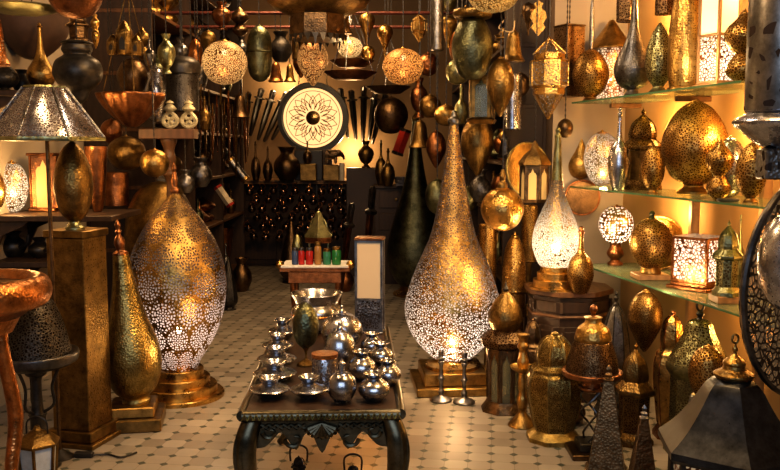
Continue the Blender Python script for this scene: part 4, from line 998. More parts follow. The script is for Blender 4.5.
# --- back counter, gong, rack
def backbox(name, cat, lab, px0, px1, y0, y1, Y, dep, mat, bev=.01):
    a, b_ = at(px0, y1, Y), at(px1, y0, Y)
    o = box(name, mat, b_.x - a.x, dep, b_.z - a.z, (0, 0, (b_.z - a.z) / 2), None, bev, loc=((a.x + b_.x) / 2, Y + dep / 2, a.z)); tagit(o, lab, cat); return o
t = Th('back_counter', 'counter', 'dark wooden counter below the gong with a row of pot racks in front', 302, 262, 11.55, z=0)
SZ = at(302, 180, 11.3).z
t.box('carcass', WDD, 1.6, .4, 0, SZ - .05, (0, .2)); t.box('countertop', WL, 1.75, .75, SZ - .05, SZ, (0, .02))
for k in range(3): t.box('door', WDD, .56, .02, .08, SZ - 1.0 + .3, (-.62 + .62 * k, -.008))
CNT = SZ + .001
t = Th('gong', 'gong', 'big round backlit gong of pale skin with a drawn flower pattern and dark hub', 313.5, 153, 11.35)
zc = t.Z(118); R0 = 35.5 * t.s
v, f, uv = lathe_geo([(R0 * .83, -.03), (R0 * .88, -.05), (R0 * .99, -.05), (R0, -.03), (R0, .03), (R0 * .9, .04), (R0 * .83, -.01)], 72)
rg = link('ring', v, [q_ for q_ in f if len(q_) == 4], M('black'), t.E, 40); rg.rotation_euler = (R_(-90), 0, 0); rg.location = (0, 0, zc)
v, f, uv = lathe_geo([(0, 0), (R0 * .86, 0)], 72)
sk = link('skin', v, f, glowmat('lit_skin', (1, .68, .36), .46, (.62, .5, .34)), t.E, 0); sk.rotation_euler = (R_(-90), 0, 0); sk.location = (0, -.02, zc)  # the skin's own emission stands in for the backlight
ln = []
for ring_, n_, r0, r1 in ((0, 12, .30, .62), (1, 12, .38, .70), (2, 16, .24, .5)):
    for k in range(n_):
        a = 2 * math.pi * (k + .5 * (ring_ == 1)) / n_; da = math.pi / n_
        for sg in (-1, 1):
            ln.append(tube_geo(smooth3([(R0 * r0 * math.cos(a + sg * da * .9), 0, R0 * r0 * math.sin(a + sg * da * .9)), (R0 * (r0 + r1) / 2 * math.cos(a + sg * da * .75), 0, R0 * (r0 + r1) / 2 * math.sin(a + sg * da * .75)), (R0 * r1 * math.cos(a), 0, R0 * r1 * math.sin(a))], 3), .004, 4))
ln.append(tube_geo([(R0 * .75 * math.cos(a), 0, R0 * .75 * math.sin(a)) for a in [2 * math.pi * i / 60 for i in range(61)]], .004, 4))
o = t.geo('flower_drawing', M('woodd'), join(*ln)); o.location = (0, -.03, zc)
v, f, uv = lathe_geo([(R0 * .2, 0), (R0 * .19, .03), (R0 * .1, .06), (0, .07)], 32)
o = link('hub', v, f, BZ, t.E, 40); o.rotation_euler = (R_(90), 0, 0); o.location = (0, -.025, zc)
t.box('stand', WDD, .5, .12, t.Z(999) if False else CNT - t.zb, .05, (0, .0))
for sg in (-1, 1):
    t.tube('cord', M('rope'), [(sg * R0 * .4, 0, zc + R0 * .9), (sg * .1, .1, CEIL - t.zb)], .008, sm=False)
plight((at(322, 112, 11.2).x, 11.1, at(322, 110, 11.2).z), 4, (1, .70, .34), .03)  # added light before the skin, makes the hot spot by the hub
plight((at(352, 140, 11.6).x, 11.75, at(350, 150, 11.6).z), 22, (1, .62, .28), .06)
plight((at(285, 86, 11.6).x, 11.75, at(285, 80, 11.6).z), 16, (1, .62, .28), .06)
for name, cat, lab, x0, x1, y0, y1, m_ in (('dark_box', 'box', 'flat black square box leaning up in front of the gong', 294, 322, 148, 178, M('black')), ('gold_cube', 'block', 'golden wooden cube on the counter carrying a small vase', 300, 316, 161, 178, M('brassd')), ('gold_cube', 'block', 'golden wooden cube on the counter carrying a small elephant figure', 323, 339, 162, 178, M('brassd'))):
    Yb = 11.12 if 'black' in lab else 10.98
    a, b_ = at(x0, 178, Yb), at(x1, y0, Yb); hgt = b_.z - a.z
    o = box(name, m_, b_.x - a.x, .06 if 'black' in lab else .16, hgt, (0, 0, hgt / 2), None, .008, loc=((a.x + b_.x) / 2, Yb + .08, CNT)); tagit(o, lab, cat)
CUBE = CNT + at(300, 161, 10.98).z - at(300, 178, 10.98).z
t = q('bottle', 'small_vase', 'vase', 'little bronze vase standing on the left golden cube before the gong', 307.5, 0, 141, 4.5, 11.06, (BZ, BZ), z=CUBE)
t = Th('elephant_figure', 'figure', 'little dark elephant figure standing on the right golden cube', 331, 162, 11.06, CUBE)
mm = bpy.data.meshes.new('skeleton')
vs = [(0, 0, .11), (-.07, 0, .12), (.07, 0, .115), (.12, 0, .14), (.16, 0, .10), (.17, 0, .05)] + [(x, y, .10) for x in (-.06, .06) for y in (-.03, .03)] + [(x, y, .0) for x in (-.06, .06) for y in (-.035, .035)]
es = [(0, 1), (0, 2), (2, 3), (3, 4), (4, 5), (1, 6), (1, 7), (2, 8), (2, 9), (6, 10), (7, 11), (8, 12), (9, 13)]
mm.from_pydata(vs, es, []); o = bpy.data.objects.new('body', mm); COL.objects.link(o); o.parent = t.E
mm.materials.append(BZ); md = o.modifiers.new('skin', 'SKIN'); rad = [.065, .055, .055, .05, .022, .014] + [.025] * 4 + [.02] * 4
for i, r in enumerate(rad): mm.skin_vertices[0].data[i].radius = (r, r)
mm.skin_vertices[0].data[0].use_root = True
md2 = o.modifiers.new('subd', 'SUBSURF'); md2.levels = md2.render_levels = 1
for sg in (-1, 1):
    v, f, uv = lathe_geo([(0, 0), (.03, .004), (.04, .008), (0, .012)], 12); e = link('ear', v, f, BZ, o, 50); e.location = (.10, sg * .05, .14); e.rotation_euler = (R_(80 * sg), 0, 0)
q('pot', 'bronze_sphere', 'vase', 'bronze sphere vase on the counter left of the gong', 287, 0, 147, 13, 11.0, (BZ, BZ), z=CNT)
q('tube', 'candle', 'candle', 'small pale candle on the counter, right of the elephant', 342, 0, 163, 2.6, 11.05, (M('cream'), M('cream')), z=CNT)
for px, yt, lab in ((256, 141, 'bronze wide-based bottle on the counter, leftmost of two'), (268, 146, 'bronze wide-based bottle on the counter, nearer the sphere vase')):
    q('bottle', 'counter_bottle', 'bottle', lab, px, 0, yt, 5, 11.05, (BZ, BZ), z=CNT)

# --- rows of small pots hung below the counter
pots = []
rnd = random.Random(3)
for r_ in range(6):
    for c_ in range(9):
        px = 250 + c_ * 11.4 + (5.5 if r_ % 2 else 0) + rnd.uniform(-1.2, 1.2); py = 191 + r_ * 9 + rnd.uniform(-1, 1)
        pots.append((px, py))
proto = None
GRACK = 'small pots hanging in rows below the counter'
for px, py in pots:
    Yp = (10.93 if round((py - 191) / 9) % 2 else 10.76)
    if proto is None:
        proto = t = Th('hanging_pot', 'pot', 'small round dark polished pot hanging in the rows below the gong counter', px, py + 4, Yp, group=GRACK)
        t.mlathe('body', M('potm', eng=False), [(0, 0), (.03, .005), (.052, .045), (.043, .078), (.03, .088), (.04, .10), (.028, .098), (0, .085)], 16)
        t.tube('handle', M('copper', eng=False), [(.03, 0, .09), (.05, 0, .11), (.03, 0, .14), (-.015, 0, .145), (-.02, 0, .12)], .006, 5)
        cur = t.E
    else:
        e = proto.E.copy(); COL.objects.link(e)
        p = at(px, py + 4, Yp); e.location = p
        for ch in proto.E.children:
            d = ch.copy(); COL.objects.link(d); d.parent = e
        cur = e
    cur.rotation_euler = (rnd.uniform(-.5, .2), rnd.uniform(-.4, .4), rnd.uniform(0, 6))
t = Th('pot_rack', 'rack', 'dark wire rack hooked under the counter, holding the rows of small pots', 302, 240, 11.02)
g = []
for i in range(7):
    z = t.Z(186 + 9 * i - 4) ; g.append(tube_geo([(-.80, 0, z), (.72, 0, z)], .006, 5))
for x in (-.8, -.3, .2, .72): g.append(tube_geo([(x, 0, 0), (x, 0, CNT - .055 - t.zb)], .008, 5))
t.geo('wire_frame', IRs, join(*g))

# --- sheathed blades fanned around the gong
def blade(name, cat, lab, x0, y0, x1, y1, wd, Y, mat, hilt=None, group=None, fl=.35):
    a, b_ = at(x0, y0, Y), at(x1, y1, Y); L = (b_ - a).length; u = (b_ - a) / L; w = wd * mpp(Y)
    o = bpy.data.objects.new(name, None); COL.objects.link(o); o.location = a; tagit(o, lab, cat, group)
    d = lambda s, sc, n=6: [u * (L * s[0]), u * (L * s[1])]
    g = tube_geo([u * 0, u * (L * .02), u * (L * .4), u * (L * .78)], [w * .25, w * .5, w * .9, w], 8, fl)
    link('sheath', *g, mat, o, 50)
    link('hilt', *tube_geo([u * (L * .775), u * (L * .80), u * (L * .82), u * (L * .97), u * L], [w * 1.15, w * 1.15, w * .6, w * .7, w * .35], 8, .5), hilt or SD, o, 50)
    return o
GB = 'sheathed blades fanned around the gong'
for k_, (x0, y0, x1, y1) in enumerate(((250, 136, 262, 88), (258, 140, 274, 90), (264, 142, 287, 92), (272, 140, 297, 94), (243, 138, 249, 92), (348, 138, 340, 88), (356, 140, 351, 90), (363, 142, 364, 86), (369, 140, 376, 88), (372, 144, 386, 94))):
    blade('hanging_sword', 'sword', 'long dark sheathed blade hung in the fan beside the gong', x0, y0, x1, y1, 9.5, 11.66 + .045 * (k_ % 4), M('black'), M('silverd', eng=False), GB)
for k, (x0, y0, x1, y1, w_, ma, lab) in enumerate(((330, 262, 352, 203, 5, 'copperd', 'curved brown scabbard leaning right of the jar table'), (354, 262, 373, 186, 6, 'copper', 'large brown scabbard with silver hilt leaning right of the jar table'))):
    blade('scabbard', 'scabbard', lab, x0 + 8, 308, x1, y1, w_ + 5, 8.4, M(ma), SD)
# --- copper and brass tools hanging on the left rear wall
for k in range(13):
    px = 201 + k * 3.9; yt = 84 + (k * 37 % 23); yb = 150 + (k * 53 % 30)
    blade('hanging_tool', 'tool', 'thin copper or brass tool hanging in the row on the dark rear left wall', px + (k % 3), yb, px, yt, 2.2 + (k % 2), 7.85 + .1 * (k % 3), M(('copperd', 'brassd', 'bronze', 'copper')[k % 4]), M(('brass', 'copper', 'brassd')[k % 3]), 'tools hanging on the rear left wall', .5)
# --- dagger in tan sheath and little tilted boxes
def bar(name, cat, lab, x0, y0, x1, y1, wd, Y, mat, caps=None, sq=False):
    a, b_ = at(x0, y0, Y), at(x1, y1, Y); L = (b_ - a).length; u = (b_ - a) / L; r = wd * mpp(Y) / 2
    o = bpy.data.objects.new(name, None); COL.objects.link(o); o.location = a; tagit(o, lab, cat)
    link('body', *tube_geo([u * (L * .1), u * (L * .9)], r, 4 if sq else 16), mat, o, 40)
    for s0, s1 in ((0, .12), (.88, 1)):
        link('end_cap', *tube_geo([u * (L * s0), u * (L * (s0 + .01)), u * (L * (s1 - .01)), u * (L * s1)], [r * .8, r * 1.08, r * 1.08, r * .8], 4 if sq else 16), caps or BR, o, 40)
    return o
bar('hanging_scroll_case', 'case', 'silver scroll case with brass end caps slung left of the counter', 246, 180, 229, 159, 9, 9.0, M('silverd'))
bar('tilted_box', 'box', 'pale tilted box with red ends floating at the rear left', 231, 206, 217, 186, 8, 8.5, M('cream'), M('red'), True)  # box left in mid-air, no hanger modelled
bar('tilted_box', 'box', 'bright red tilted box floating above the right side cabinet', 397, 155, 406, 129, 11, 8.6, M('red'), SD, True)  # floats free
for px, yb, yt, hw, ma, lab in ((204, 171, 140, 5, 'silverd', 'silver vase hanging at rear left'),):
    pass
# --- right rear side cabinet and its load
t = Th('side_cabinet', 'cabinet', 'dark carved cabinet at the back right, carrying bottles and a red box', 396, 276, 9.95, z=0)
SCZ = at(396, 186, 9.85).z
t.box('carcass', M('cab'), .50, .45, 0, SCZ - .03, (0, .2)); t.box('top', M('woodd'), .56, .52, SCZ - .03, SCZ, (0, .2))
for z in (SCZ - .26, SCZ - .52): t.box('drawer', M('woodd'), .40, .02, z, z + .20, (0, -.03)); t.mlathe('knob', BR, [(0, z + .08), (.015, z + .09), (.015, z + .11), (0, z + .12)], 10, off=(0, -.05))
for tm, px, yt, hw, ma, lab, Y in (('bottle', 388, 148, 7, 'brassd', 'brass long-necked bottle at the front of the side cabinet', 9.85), ('bottle', 381, 140, 6, 'brassd', 'brass long-necked bottle, farther back on the side cabinet', 10.15), ('tear', 411, 150, 5, 'bronze', 'slim bronze vase on the side cabinet by the dark tear bottle', 10.1)):
    q(tm, 'long_neck_bottle', 'bottle', lab, px, 0, yt, hw, Y, (M(ma), M(ma)), z=SCZ)
for k in range(3):
    o = box('book', M('book'), .17, .22, .035, (0, 0, .0175), None, .004, loc=(at(403, 180, 9.85).x + .01 * k, 9.88, SCZ + .0355 * k)); o.rotation_euler[2] = .2 * k
    tagit(o, ('bottom', 'middle', 'top')[k] + ' dark book of the stack on the side cabinet', 'book', 'books on the side cabinet')
t = hang('ball', 'hanging_pot', 'pot', 'big dark round cauldron hanging at the right of the gong', 391, 134, 96, 17, 8.7, (BZ, BZ))
t = Th('dark_stand', 'plinth', 'black square stand left of the side cabinet with a brass bust on it', 363, 262, 10.6, z=0)
DSZ = at(363, 168, 10.5).z
t.box('block', M('cab'), .40, .34, 0, DSZ, (0, .1))
t = q('vase', 'brass_bust', 'figure', 'dark brass bust-like vase on the black stand right of the gong', 366, 0, 141, 8, 10.6, (BD, BZ), z=DSZ)
# --- huge dark tear bottle on its gilt block
t = Th('floor_lamp', 'lamp', 'huge dark hammered teardrop bottle with long neck, left behind the pear lamp', 415, 298, rb=20)
t.lathe('foot', GO, [(22, 999), (22, 292), (17, 290), (14, 286), (13, 283)], 36)
t.lathe('body', M('greend', 'dots', .03, .1), [(13, 286), (20, 280), (26, 268), (28, 255), (27, 242), (23, 225), (18, 208), (13, 190), (9, 170), (6, 150), (4, 132), (3.2, 120)], 44)
t.lathe('finial', BD, [(3.4, 121), (4.2, 118), (2, 115), (0, 112)], 14)
# --- jar table at the back
t = Th('jar_table', 'table', 'small copper-legged table with a white-edged tray top at the back, carrying colourful jars', 317, 306, 6.75, z=0)
JZ = at(317, 263, 6.75).z; JY = 6.75
t.box('tabletop', CD, .56, .32, JZ - .05, JZ - .012); t.box('white_edge', M('white'), .53, .34, JZ - .018, JZ)
t.box('apron', CD, .42, .30, JZ - .14, JZ - .05)
for sx in (-1, 1):
    for sy in (-1, 1): t.tube('leg', CD, [(sx * .18, sy * .12, JZ - .1), (sx * .17, sy * .11, .2), (sx * .21, sy * .14, 0)], [.022, .018, .025], 8)
    t.mlathe('knob', GO, [(0, JZ - .04), (.03, JZ - .015), (.035, JZ + .01), (.02, JZ + .03), (0, JZ + .035)], 14, off=(sx * .28, -.1))
JZ += .0015
for px, hw, yt, ma, lab in ((295, 3.2, 247, 'jblue', 'small blue glass jar, leftmost in the row on the back table'), (301.5, 3.2, 247, 'jred', 'small red glass jar next to the blue one on the back table'), (309.5, 3.8, 247, 'jred', 'wider red glass jar in the row on the back table'), (318, 3.6, 241, 'jamber', 'amber glass jar with a taller lid in the middle of the back table row'), (327, 4, 248, 'jteal', 'teal green glass jar in the row on the back table'), (336.5, 4.6, 246, 'jgreen', 'bright green glass jar with brass lid, rightmost on the back table')):
    t = Th('glass_jar', 'jar', lab, px, 262, 6.66, JZ, group='coloured jars on the back table'); hh = t.Z(yt); r = hw * t.s
    t.mlathe('jar', M(ma), [(r * .9, 0), (r, .006), (r, hh * .72), (r * .8, hh * .8)], 16, False); t.mlathe('lid', BR if px > 315 else SD, [(r * .85, hh * .8), (r * .88, hh * .82), (r * .88, hh * .96), (0, hh)], 16, False)
t = q('lantern', 'pagoda_lamp', 'lamp', 'small pale green pagoda-roofed lamp behind the coloured jars', 319, 0, 210, 15, 6.86, (M('copperd'), GR), n=6, z=JZ)
for c in list(t.E.children):
    if c.name.startswith(('base', 'body', 'roof', 'finial')): bpy.data.objects.remove(c)
t.mlathe('foot', BD, [(.05, 0), (.05, .01), (.015, .03), (.012, .16)], 16); t.mlathe('fringe', M('copperd', 'dots', .02, .2), [(.115, .155), (.12, .16), (.12, .205)], 6, False); t.mlathe('roof', GR, [(.125, .20), (.095, .26), (.06, .31), (.035, .37), (.02, .40), (0, .41)], 6)
q('egg', 'green_egg', 'ornament', 'little green egg ornament at the left of the coloured jars', 297.5, 0, 234, 5.5, 6.85, (GR, BR), z=JZ)
# things leaning on the rear floor
for px, yb, yt, hw, ma, lab, Y in ((229, 311, 256, 9, 'iron', 'black pointed metal shade standing on the floor right of the egg lamp', None), (242, 292, 258, 10, 'bronze', 'brown rounded drum standing on the floor behind the black shade', None), (292, 284, 218, 12, 'bronze', 'dark pointed brown shade standing behind the jar table, left', None), (345, 292, 266, 9, 'copperd', 'small copper pot on the floor right of the jar table', None)):
    q('cone' if yt < 230 or ma == 'iron' else 'pot', 'floor_lantern', 'lamp' if ma != 'copperd' else 'pot', lab, px, yb, yt, hw, Y, (M(ma), M(ma)), 8 if ma == 'iron' else 24, z=0)
# ================================================================== silver on the coffee table
def ont(tm, name, cat, lab, px, yb, yt, hw, mats=None, n=32, group='silver dishes on the coffee table', **k):
    return q(tm, name, cat, lab, px, yb, yt, hw, None, mats or (SI, SI), n, z=TZ - .002, group=group, **k)
for px, yb, yt, hw, lab in (
  (270, 399, 377, 20, 'wide silver dish with narrow neck at the front left corner of the coffee table'),
  (309, 400, 376, 19, 'wide silver dish with narrow neck at the front middle of the coffee table'),
  (275, 383, 361, 22, 'wide silver dish, second from the front in the left row of the table'),
  (277, 368, 347, 20, 'wide silver dish, third from the front in the left row of the table'),
  (278, 354, 334, 16, 'silver dish, fourth from the front in the left row of the table'),
  (283, 340, 319, 15, 'silver dish farthest back in the left row of the table')):
    ont('dish', 'silver_dish', 'dish', lab, px, yb, yt, hw)
for px, yb, yt, hw, lab in (
  (374, 402, 373, 16, 'round silver pot with flared rim at the front right corner of the coffee table'),
  (388, 386, 360, 13, 'silver pot with flared rim at the right table edge, second from the front'),
  (362, 381, 351, 14, 'silver pot with flared rim behind the front right pot, left of the right edge row'),
  (381, 365, 343, 12, 'small silver pot at the right table edge, third from the front'),
  (372, 355, 333, 11.5, 'small silver pot in front of the silver framed lantern')):
    ont('pot', 'silver_pot', 'pot', lab, px, yb, yt, hw)
t = ont('ball', 'silver_bottle', 'bottle', 'round silver bottle with thin neck at the front of the table', 342, 402, 370, 15, group=None)
t.mlathe('neck', SI, [(.012, t.top - .02), (.010, t.top + .02), (.014, t.top + .025), (.006, t.top + .035), (0, t.top + .045)], 16)
t = ont('tube', 'pierced_canister', 'canister', 'cylindrical pierced silver canister with coppery lid, middle of the table', 325, 391, 354, 13, (M('silver', 'lace', .018, .12), CU), group=None)
t.mlathe('lid', M('copper', 'dots', .012, .2), [(t.hw, t.h - .012), (t.hw * 1.03, t.h - .008), (t.hw * 1.03, t.h + .004), (0, t.h + .006)], 32, False)
t = ont('goblet', 'egg_goblet', 'goblet', 'dark brass egg goblet on a thin stem among the silver dishes', 306, 367, 302, 13.5, (M('greend', 'dots', .02, .1), BD), group=None)
for px, yb, yt, hw, lab in ((340, 371, 322, 16, 'silver domed covered jar with finial, nearer of two in the table middle'), (342, 350, 305, 21, 'larger silver domed covered jar with finial behind the nearer one')):
    t = ont('ball', 'domed_jar', 'jar', lab, px, yb, yt + 6, hw, (SI, SI), 40, group=None)
    t.mlathe('finial', SI, [(.012, t.top - .01), (.014, t.top), (.006, t.top + .012), (.009, t.top + .022), (0, t.top + .03)], 14)
t = ont('bowl', 'silver_bowl', 'bowl', 'large wide silver bowl at the far end of the coffee table', 317, 334, 293, 26, None, 48, group=None)
t.mlathe('band', CU, [(t.hw * .99, t.h * .44), (t.hw * 1.025, t.h * .48), (t.hw * .99, t.h * .52)], 48, False)
t = Th('framed_lantern', 'lantern', 'tall silver lantern with a plain parchment panel at the rear right of the table', 370, 333, z=TZ - .002, rb=4)
w = t.s; t.E.rotation_euler = (0, 0, R_(-6)); ht = t.Z(239); zl = t.Z(298)
t.box('base', SI, 28 * w, .10, 0, .014); g = []
for sx in (-1, 1):
    for sy in (-1, 1): g.append(box_geo(.012, .012, ht - .01, (sx * 12.8 * w, sy * .042, ht / 2 + .005)))
for z in (.018, zl, ht - .008): g.append(box_geo(26 * w, .012, .012, (0, -.042, z))); g.append(box_geo(26 * w, .012, .012, (0, .042, z)))
t.geo('frame', M('silverd', eng=False), join(*g), smooth=0)
t.geo('parchment_panel', glowmat('lit_parchment', (1, .74, .45), .04, (.72, .56, .36)), box_geo(25 * w, .006, ht - zl - .01, (0, -.04, (ht + zl) / 2)), smooth=0)
t.geo('pierced_panel', M('silverd', 'lace', .016, .15), box_geo(25 * w, .006, zl - .02, (0, -.04, zl / 2 + .01)), smooth=0)
t.box('roof', M('copperd'), 29 * w, .105, ht - .004, ht + .012)
for px, yb, yt, hw, lab in ((299, 480, 455, 8, 'small black lantern with a loop handle on the floor under the coffee table'), (353, 486, 464, 8, 'small black lantern on the floor under the table, right, mostly cut off')):
    t = q('lantern', 'small_lantern', 'lantern', lab, px, yb, yt, hw, None, (IRs, IRs), 6, z=0)
    t.tube('handle', IRs, [(-.04, 0, t.h - .03), (-.04, 0, t.h + .03), (0, 0, t.h + .05), (.04, 0, t.h + .03), (.04, 0, t.h - .03)], .005)
box_ = None
t = Th('power_strip', 'socket', 'small black power strip lying on the floor at the foot of the brass column', 84, 458, z=0, rb=2)
t.box('body', M('black'), .10, .035, 0, .03, bev=.006)
t.tube('cable', M('black'), [(.05, 0, .012), (.12, .02, .008), (.2, -.02, .008), (.26, .05, .008)], .005)

# ================================================================== dark shelving along the rear left wall
o = bpy.data.objects.new('rear_shelving', None); COL.objects.link(o); tagit(o, 'tall dark wooden shelving along the rear left wall, crammed with metalware', 'shelving')
SY0, SY1, SXF = 6.75, 10.85, -1.86
o.location = (XL, SY0, 0); dep = SXF - XL; L = SY1 - SY0
box('back_panel', WDD, .02, L, 3.6, (.012, L / 2, 1.8), o, 0)
SHZ = [.12, .80, 1.30, 1.76, 2.20, 2.68, 3.12]
for z in SHZ: box('shelf_board', WD, dep - .02, L, .03, (dep / 2 + .012, L / 2, z - .015), o, .003)
for y in (.02, L * .33, L * .66, L - .02): box('upright', WDD, dep - .02, .03, 3.6, (dep / 2 + .012, y, 1.8), o, .003)
ORD = ['first', 'second', 'third', 'fourth', 'fifth', 'sixth', 'seventh', 'eighth', 'ninth', 'tenth', 'eleventh', 'twelfth']
SHN = ['lowest', 'second lowest', 'third lowest', 'middle', 'third highest', 'second highest', 'highest']
rnd = random.Random(11)
KN = {'egg': ('egg_lamp', 'lamp', 'egg lamp'), 'tear': ('teardrop_vase', 'vase', 'teardrop vase'), 'pot': ('metal_pot', 'pot', 'round pot'), 'vase': ('footed_vase', 'vase', 'footed vase'), 'bottle': ('slim_bottle', 'bottle', 'long-necked bottle'), 'lantern': ('shelf_lantern', 'lantern', 'small lantern'), 'cup': ('metal_cup', 'cup', 'flared cup'), 'gourd': ('gourd_lamp', 'lamp', 'double-gourd lamp'), 'goblet': ('metal_goblet', 'goblet', 'goblet')}
MN = {'brassd': 'dark brass', 'copperd': 'dark copper', 'bronze': 'bronze', 'steel': 'blackened metal', 'greend': 'dull green', 'brass': 'brass', 'silverd': 'tarnished silver', 'copper': 'copper'}
def shelf_item(i, tm, ma, Y, hgt, wid, lab, x=None):
    nm, cat, kn = KN[tm]
    t = Th(nm, cat, lab, 0, 0, Y, SHZ[i] + .0015); t.E.location.x = (SXF - wid * 1.1 - .03) if x is None else x
    mats = (M(ma, 'dots', .02, .12), M(ma))
    for part, slot, cv, pr in TM[tm]:
        t.mlathe(part, mats[slot], [(r * wid, z * hgt) for r, z in pr], 6 if tm == 'lantern' else (48 if ma == 'brass' and tm == 'gourd' else 20), cv, lobes=(9, .06) if ma == 'brass' and tm == 'gourd' else None)
    return t
for i in range(7):
    Y = SY0 + .25; k = 0
    lim = .40 if i else .55
    while Y < SY1 - .25 and k < 12:
        tm = rnd.choice(list(KN)); ma = rnd.choice(['brassd', 'brassd', 'copperd', 'bronze', 'steel', 'greend', 'brass', 'silverd', 'copper'])
        wid = rnd.uniform(.09, .16) * (.6 if tm == 'bottle' else 1); hgt = rnd.uniform(.62, .95) * lim if tm != 'pot' else wid * 1.7
        for yy in (SY0 + .02, SY0 + L * .33, SY0 + L * .66):
            if abs(Y - yy) < wid + .03: Y = yy + wid + .04
        if i == 5 and k < 4: tm, ma, wid, hgt = ('gourd', 'brass', .13, .38) if k < 3 else ('vase', 'steel', .14, .38)
        shelf_item(i, tm, ma, Y, hgt, wid, f'{MN[ma]} {KN[tm][2]}, {ORD[k]} from the front on the {SHN[i]} rear left board')
        Y += wid * 2 + rnd.uniform(.04, .14); k += 1
        Y += .06

# ================================================================== near left wall
def lshelf(name, lab, px0, px1, py, Y, dep):
    z = at(40, py, Y).z; a = onz if 0 else None
    x0 = XL + .005; x1 = at(px1, py, Y).x
    o = bpy.data.objects.new('wall_shelf', None); COL.objects.link(o); tagit(o, lab, 'shelf'); o.location = (x0, Y + dep / 2, z)
    box('board', WDD, x1 - x0, dep, .035, ((x1 - x0) / 2, 0, -.0175), o, .004)
    for s_ in (-1, 1):
        v, f = prism_geo([(0, -.035), (.22, -.035), (.18, -.07), (.06, -.12), (0, -.25)], s_ * (dep / 2 - .05) - .012, s_ * (dep / 2 - .05) + .012); link('bracket', v, f, WDD, o, 0)
    return z
LZ1 = lshelf('w', 'upper dark wall shelf on the near left wall above the octagonal lampshade', -30, 58, 90, 5.05, .5)
LZ2 = lshelf('w', 'middle dark wall shelf on the near left wall, behind the brass column', -30, 112, 216, 5.1, .6)
LZ3 = lshelf('w', 'lower dark wall shelf on the near left wall, behind the copper basin', -30, 60, 262, 5.1, .6)
q('tear', 'brass_bottle', 'bottle', 'brass long-necked drop bottle standing just above the octagonal lampshade', 42, 0, 22, 14, 5.3, (M('brass', 'dots', .02, .12), BR), z=LZ1)
q('tear', 'dark_bottle', 'bottle', 'dark pierced drop bottle at the far left edge above the lampshade', 5, 0, 38, 14, 5.2, (M('iron', 'dots', .02, .16), IRs), z=LZ1)
q('pot', 'dark_pot', 'pot', 'plain black pot between the dark and the brass drop bottles', 23, 0, 70, 9.5, 5.42, (IRs, IRs), z=LZ1)
t = q('ball', 'lit_ball_lamp', 'lamp', 'glowing pierced ball lamp at the far left edge below the lampshade', 14, 0, 160, 14.5, 5.42, litm('brass', .014, .13, 1.4), z=LZ2); plight((t.x + .1, t.Y - .25, LZ2 + .12), 5, (1, .58, .22)); t.bulb(t.h * .35, .02, 50)
plight((-1.95, 5.2, LZ2 + .5), 7, (1, .58, .22), .05)
t = Th('amber_lantern', 'lantern', 'square bronze lantern with amber arched panes next to the glowing ball, far left', 47, 0, 5.55, LZ2); w = t.s
t.box('base', CD, 27 * w, 27 * w, 0, .025); zt = t.Z(156)
paned(t, 4, 17 * w, 17 * w, .025, zt, CD, glowmat('amber_lit_pane', (1, .58, .18), .14, (.6, .4, .15)), 45 + 12, .008)
t.box('roof', CD, 27 * w, 27 * w, zt, zt + .02)
q('cup', 'copper_pitcher', 'pitcher', 'tall brown copper pitcher on the wall shelf right of the egg on the column', 98, 0, 150, 11, 5.45, (CD, CD), z=LZ2)
q('egg', 'dark_egg', 'lamp', 'dark egg lamp cut by the left edge of the photo', -6, 0, 166, 12, 5.2, (BD, BD), z=LZ2)
for px, yt, hw, lab, Y in ((14, 232, 12, 'black teapot-like pot under the amber lantern, left', 5.35), (40, 238, 11, 'black teapot-like pot under the amber lantern, right', 5.3)):
    t = q('pot', 'black_pot', 'pot', lab, px, 0, yt, hw, Y, (IRs, IRs), z=LZ3)
    t.tube('spout', IRs, [(t.hw * .7, -.04, t.h * .4), (t.hw * 1.5, -.06, t.h * .6), (t.hw * 1.7, -.07, t.h * .95)], [.016, .011, .008])
# hanging at near left
def hg(*a, **k): return hang(*a, **k)
t = hg('ball', 'hanging_pot', 'pot', 'big dark coppery ball cut off by the top edge, near left', 76, 19, -34, 27, 4.3, (M('copperd'), CD), 40)
t = Th('hanging_lamp', 'lamp', 'squat black metal lamp with a collar, hanging under the big dark ball at left', 79, 104, 4.9)
t.lathe('body', M('iron', eng=False), [(2, 104), (8, 99), (11, 92), (18, 86), (23, 78), (24, 70), (21, 61), (14, 56), (13, 54), (15, 50), (14, 45), (16, 43), (12, 41), (0, 40)], 40); t.chain(CEIL)
q('lantern', 'hanging_lantern', 'lantern', 'dark bronze hexagonal lantern high up behind the big coppery ball', 79, 42, 10, 12, 5.3, (BZ, BZ), 6, hang=CEIL)
t = Th('hanging_bowl', 'bowl', 'wide brown leather-coloured bowl lamp hanging high on the near left', 34, 60, 5.55)
t.mlathe('bowl', M('leather'), [(0, 0), (.08, .02), (.2, .14), (.235, .27), (.22, .32), (0, .33)], 36); t.chain(CEIL)
t = Th('brass_tray', 'tray', 'round brass tray hanging flat at the top left corner', 22, 14, 4.7); t.mlathe('plate', M('green', eng=False), [(0, 0), (.12, .005), (.2, .03), (.205, .036), (.19, .034), (0, .012)], 40); t.chain(CEIL)
t = hg('bell', 'drum_shade', 'lamp', 'orange lit drum shade peeking in at the left edge of the photo', -4, 66, 8, 14, 4.4, lambda h: (M('copper', 'dots', .02, .2, .5, h * .5, h, (1, .5, .2)), CU))
t = Th('tassel_ornament', 'ornament', 'small gilded tassel ornament hanging beside the pale left post', 96, 49, 5.5)
t.lathe('tassel', GO, [(0, 49), (3, 42), (4, 34), (2.5, 30), (4, 26), (4.5, 22), (2, 18), (2.5, 15), (0, 13)], 14); t.chain(CEIL)
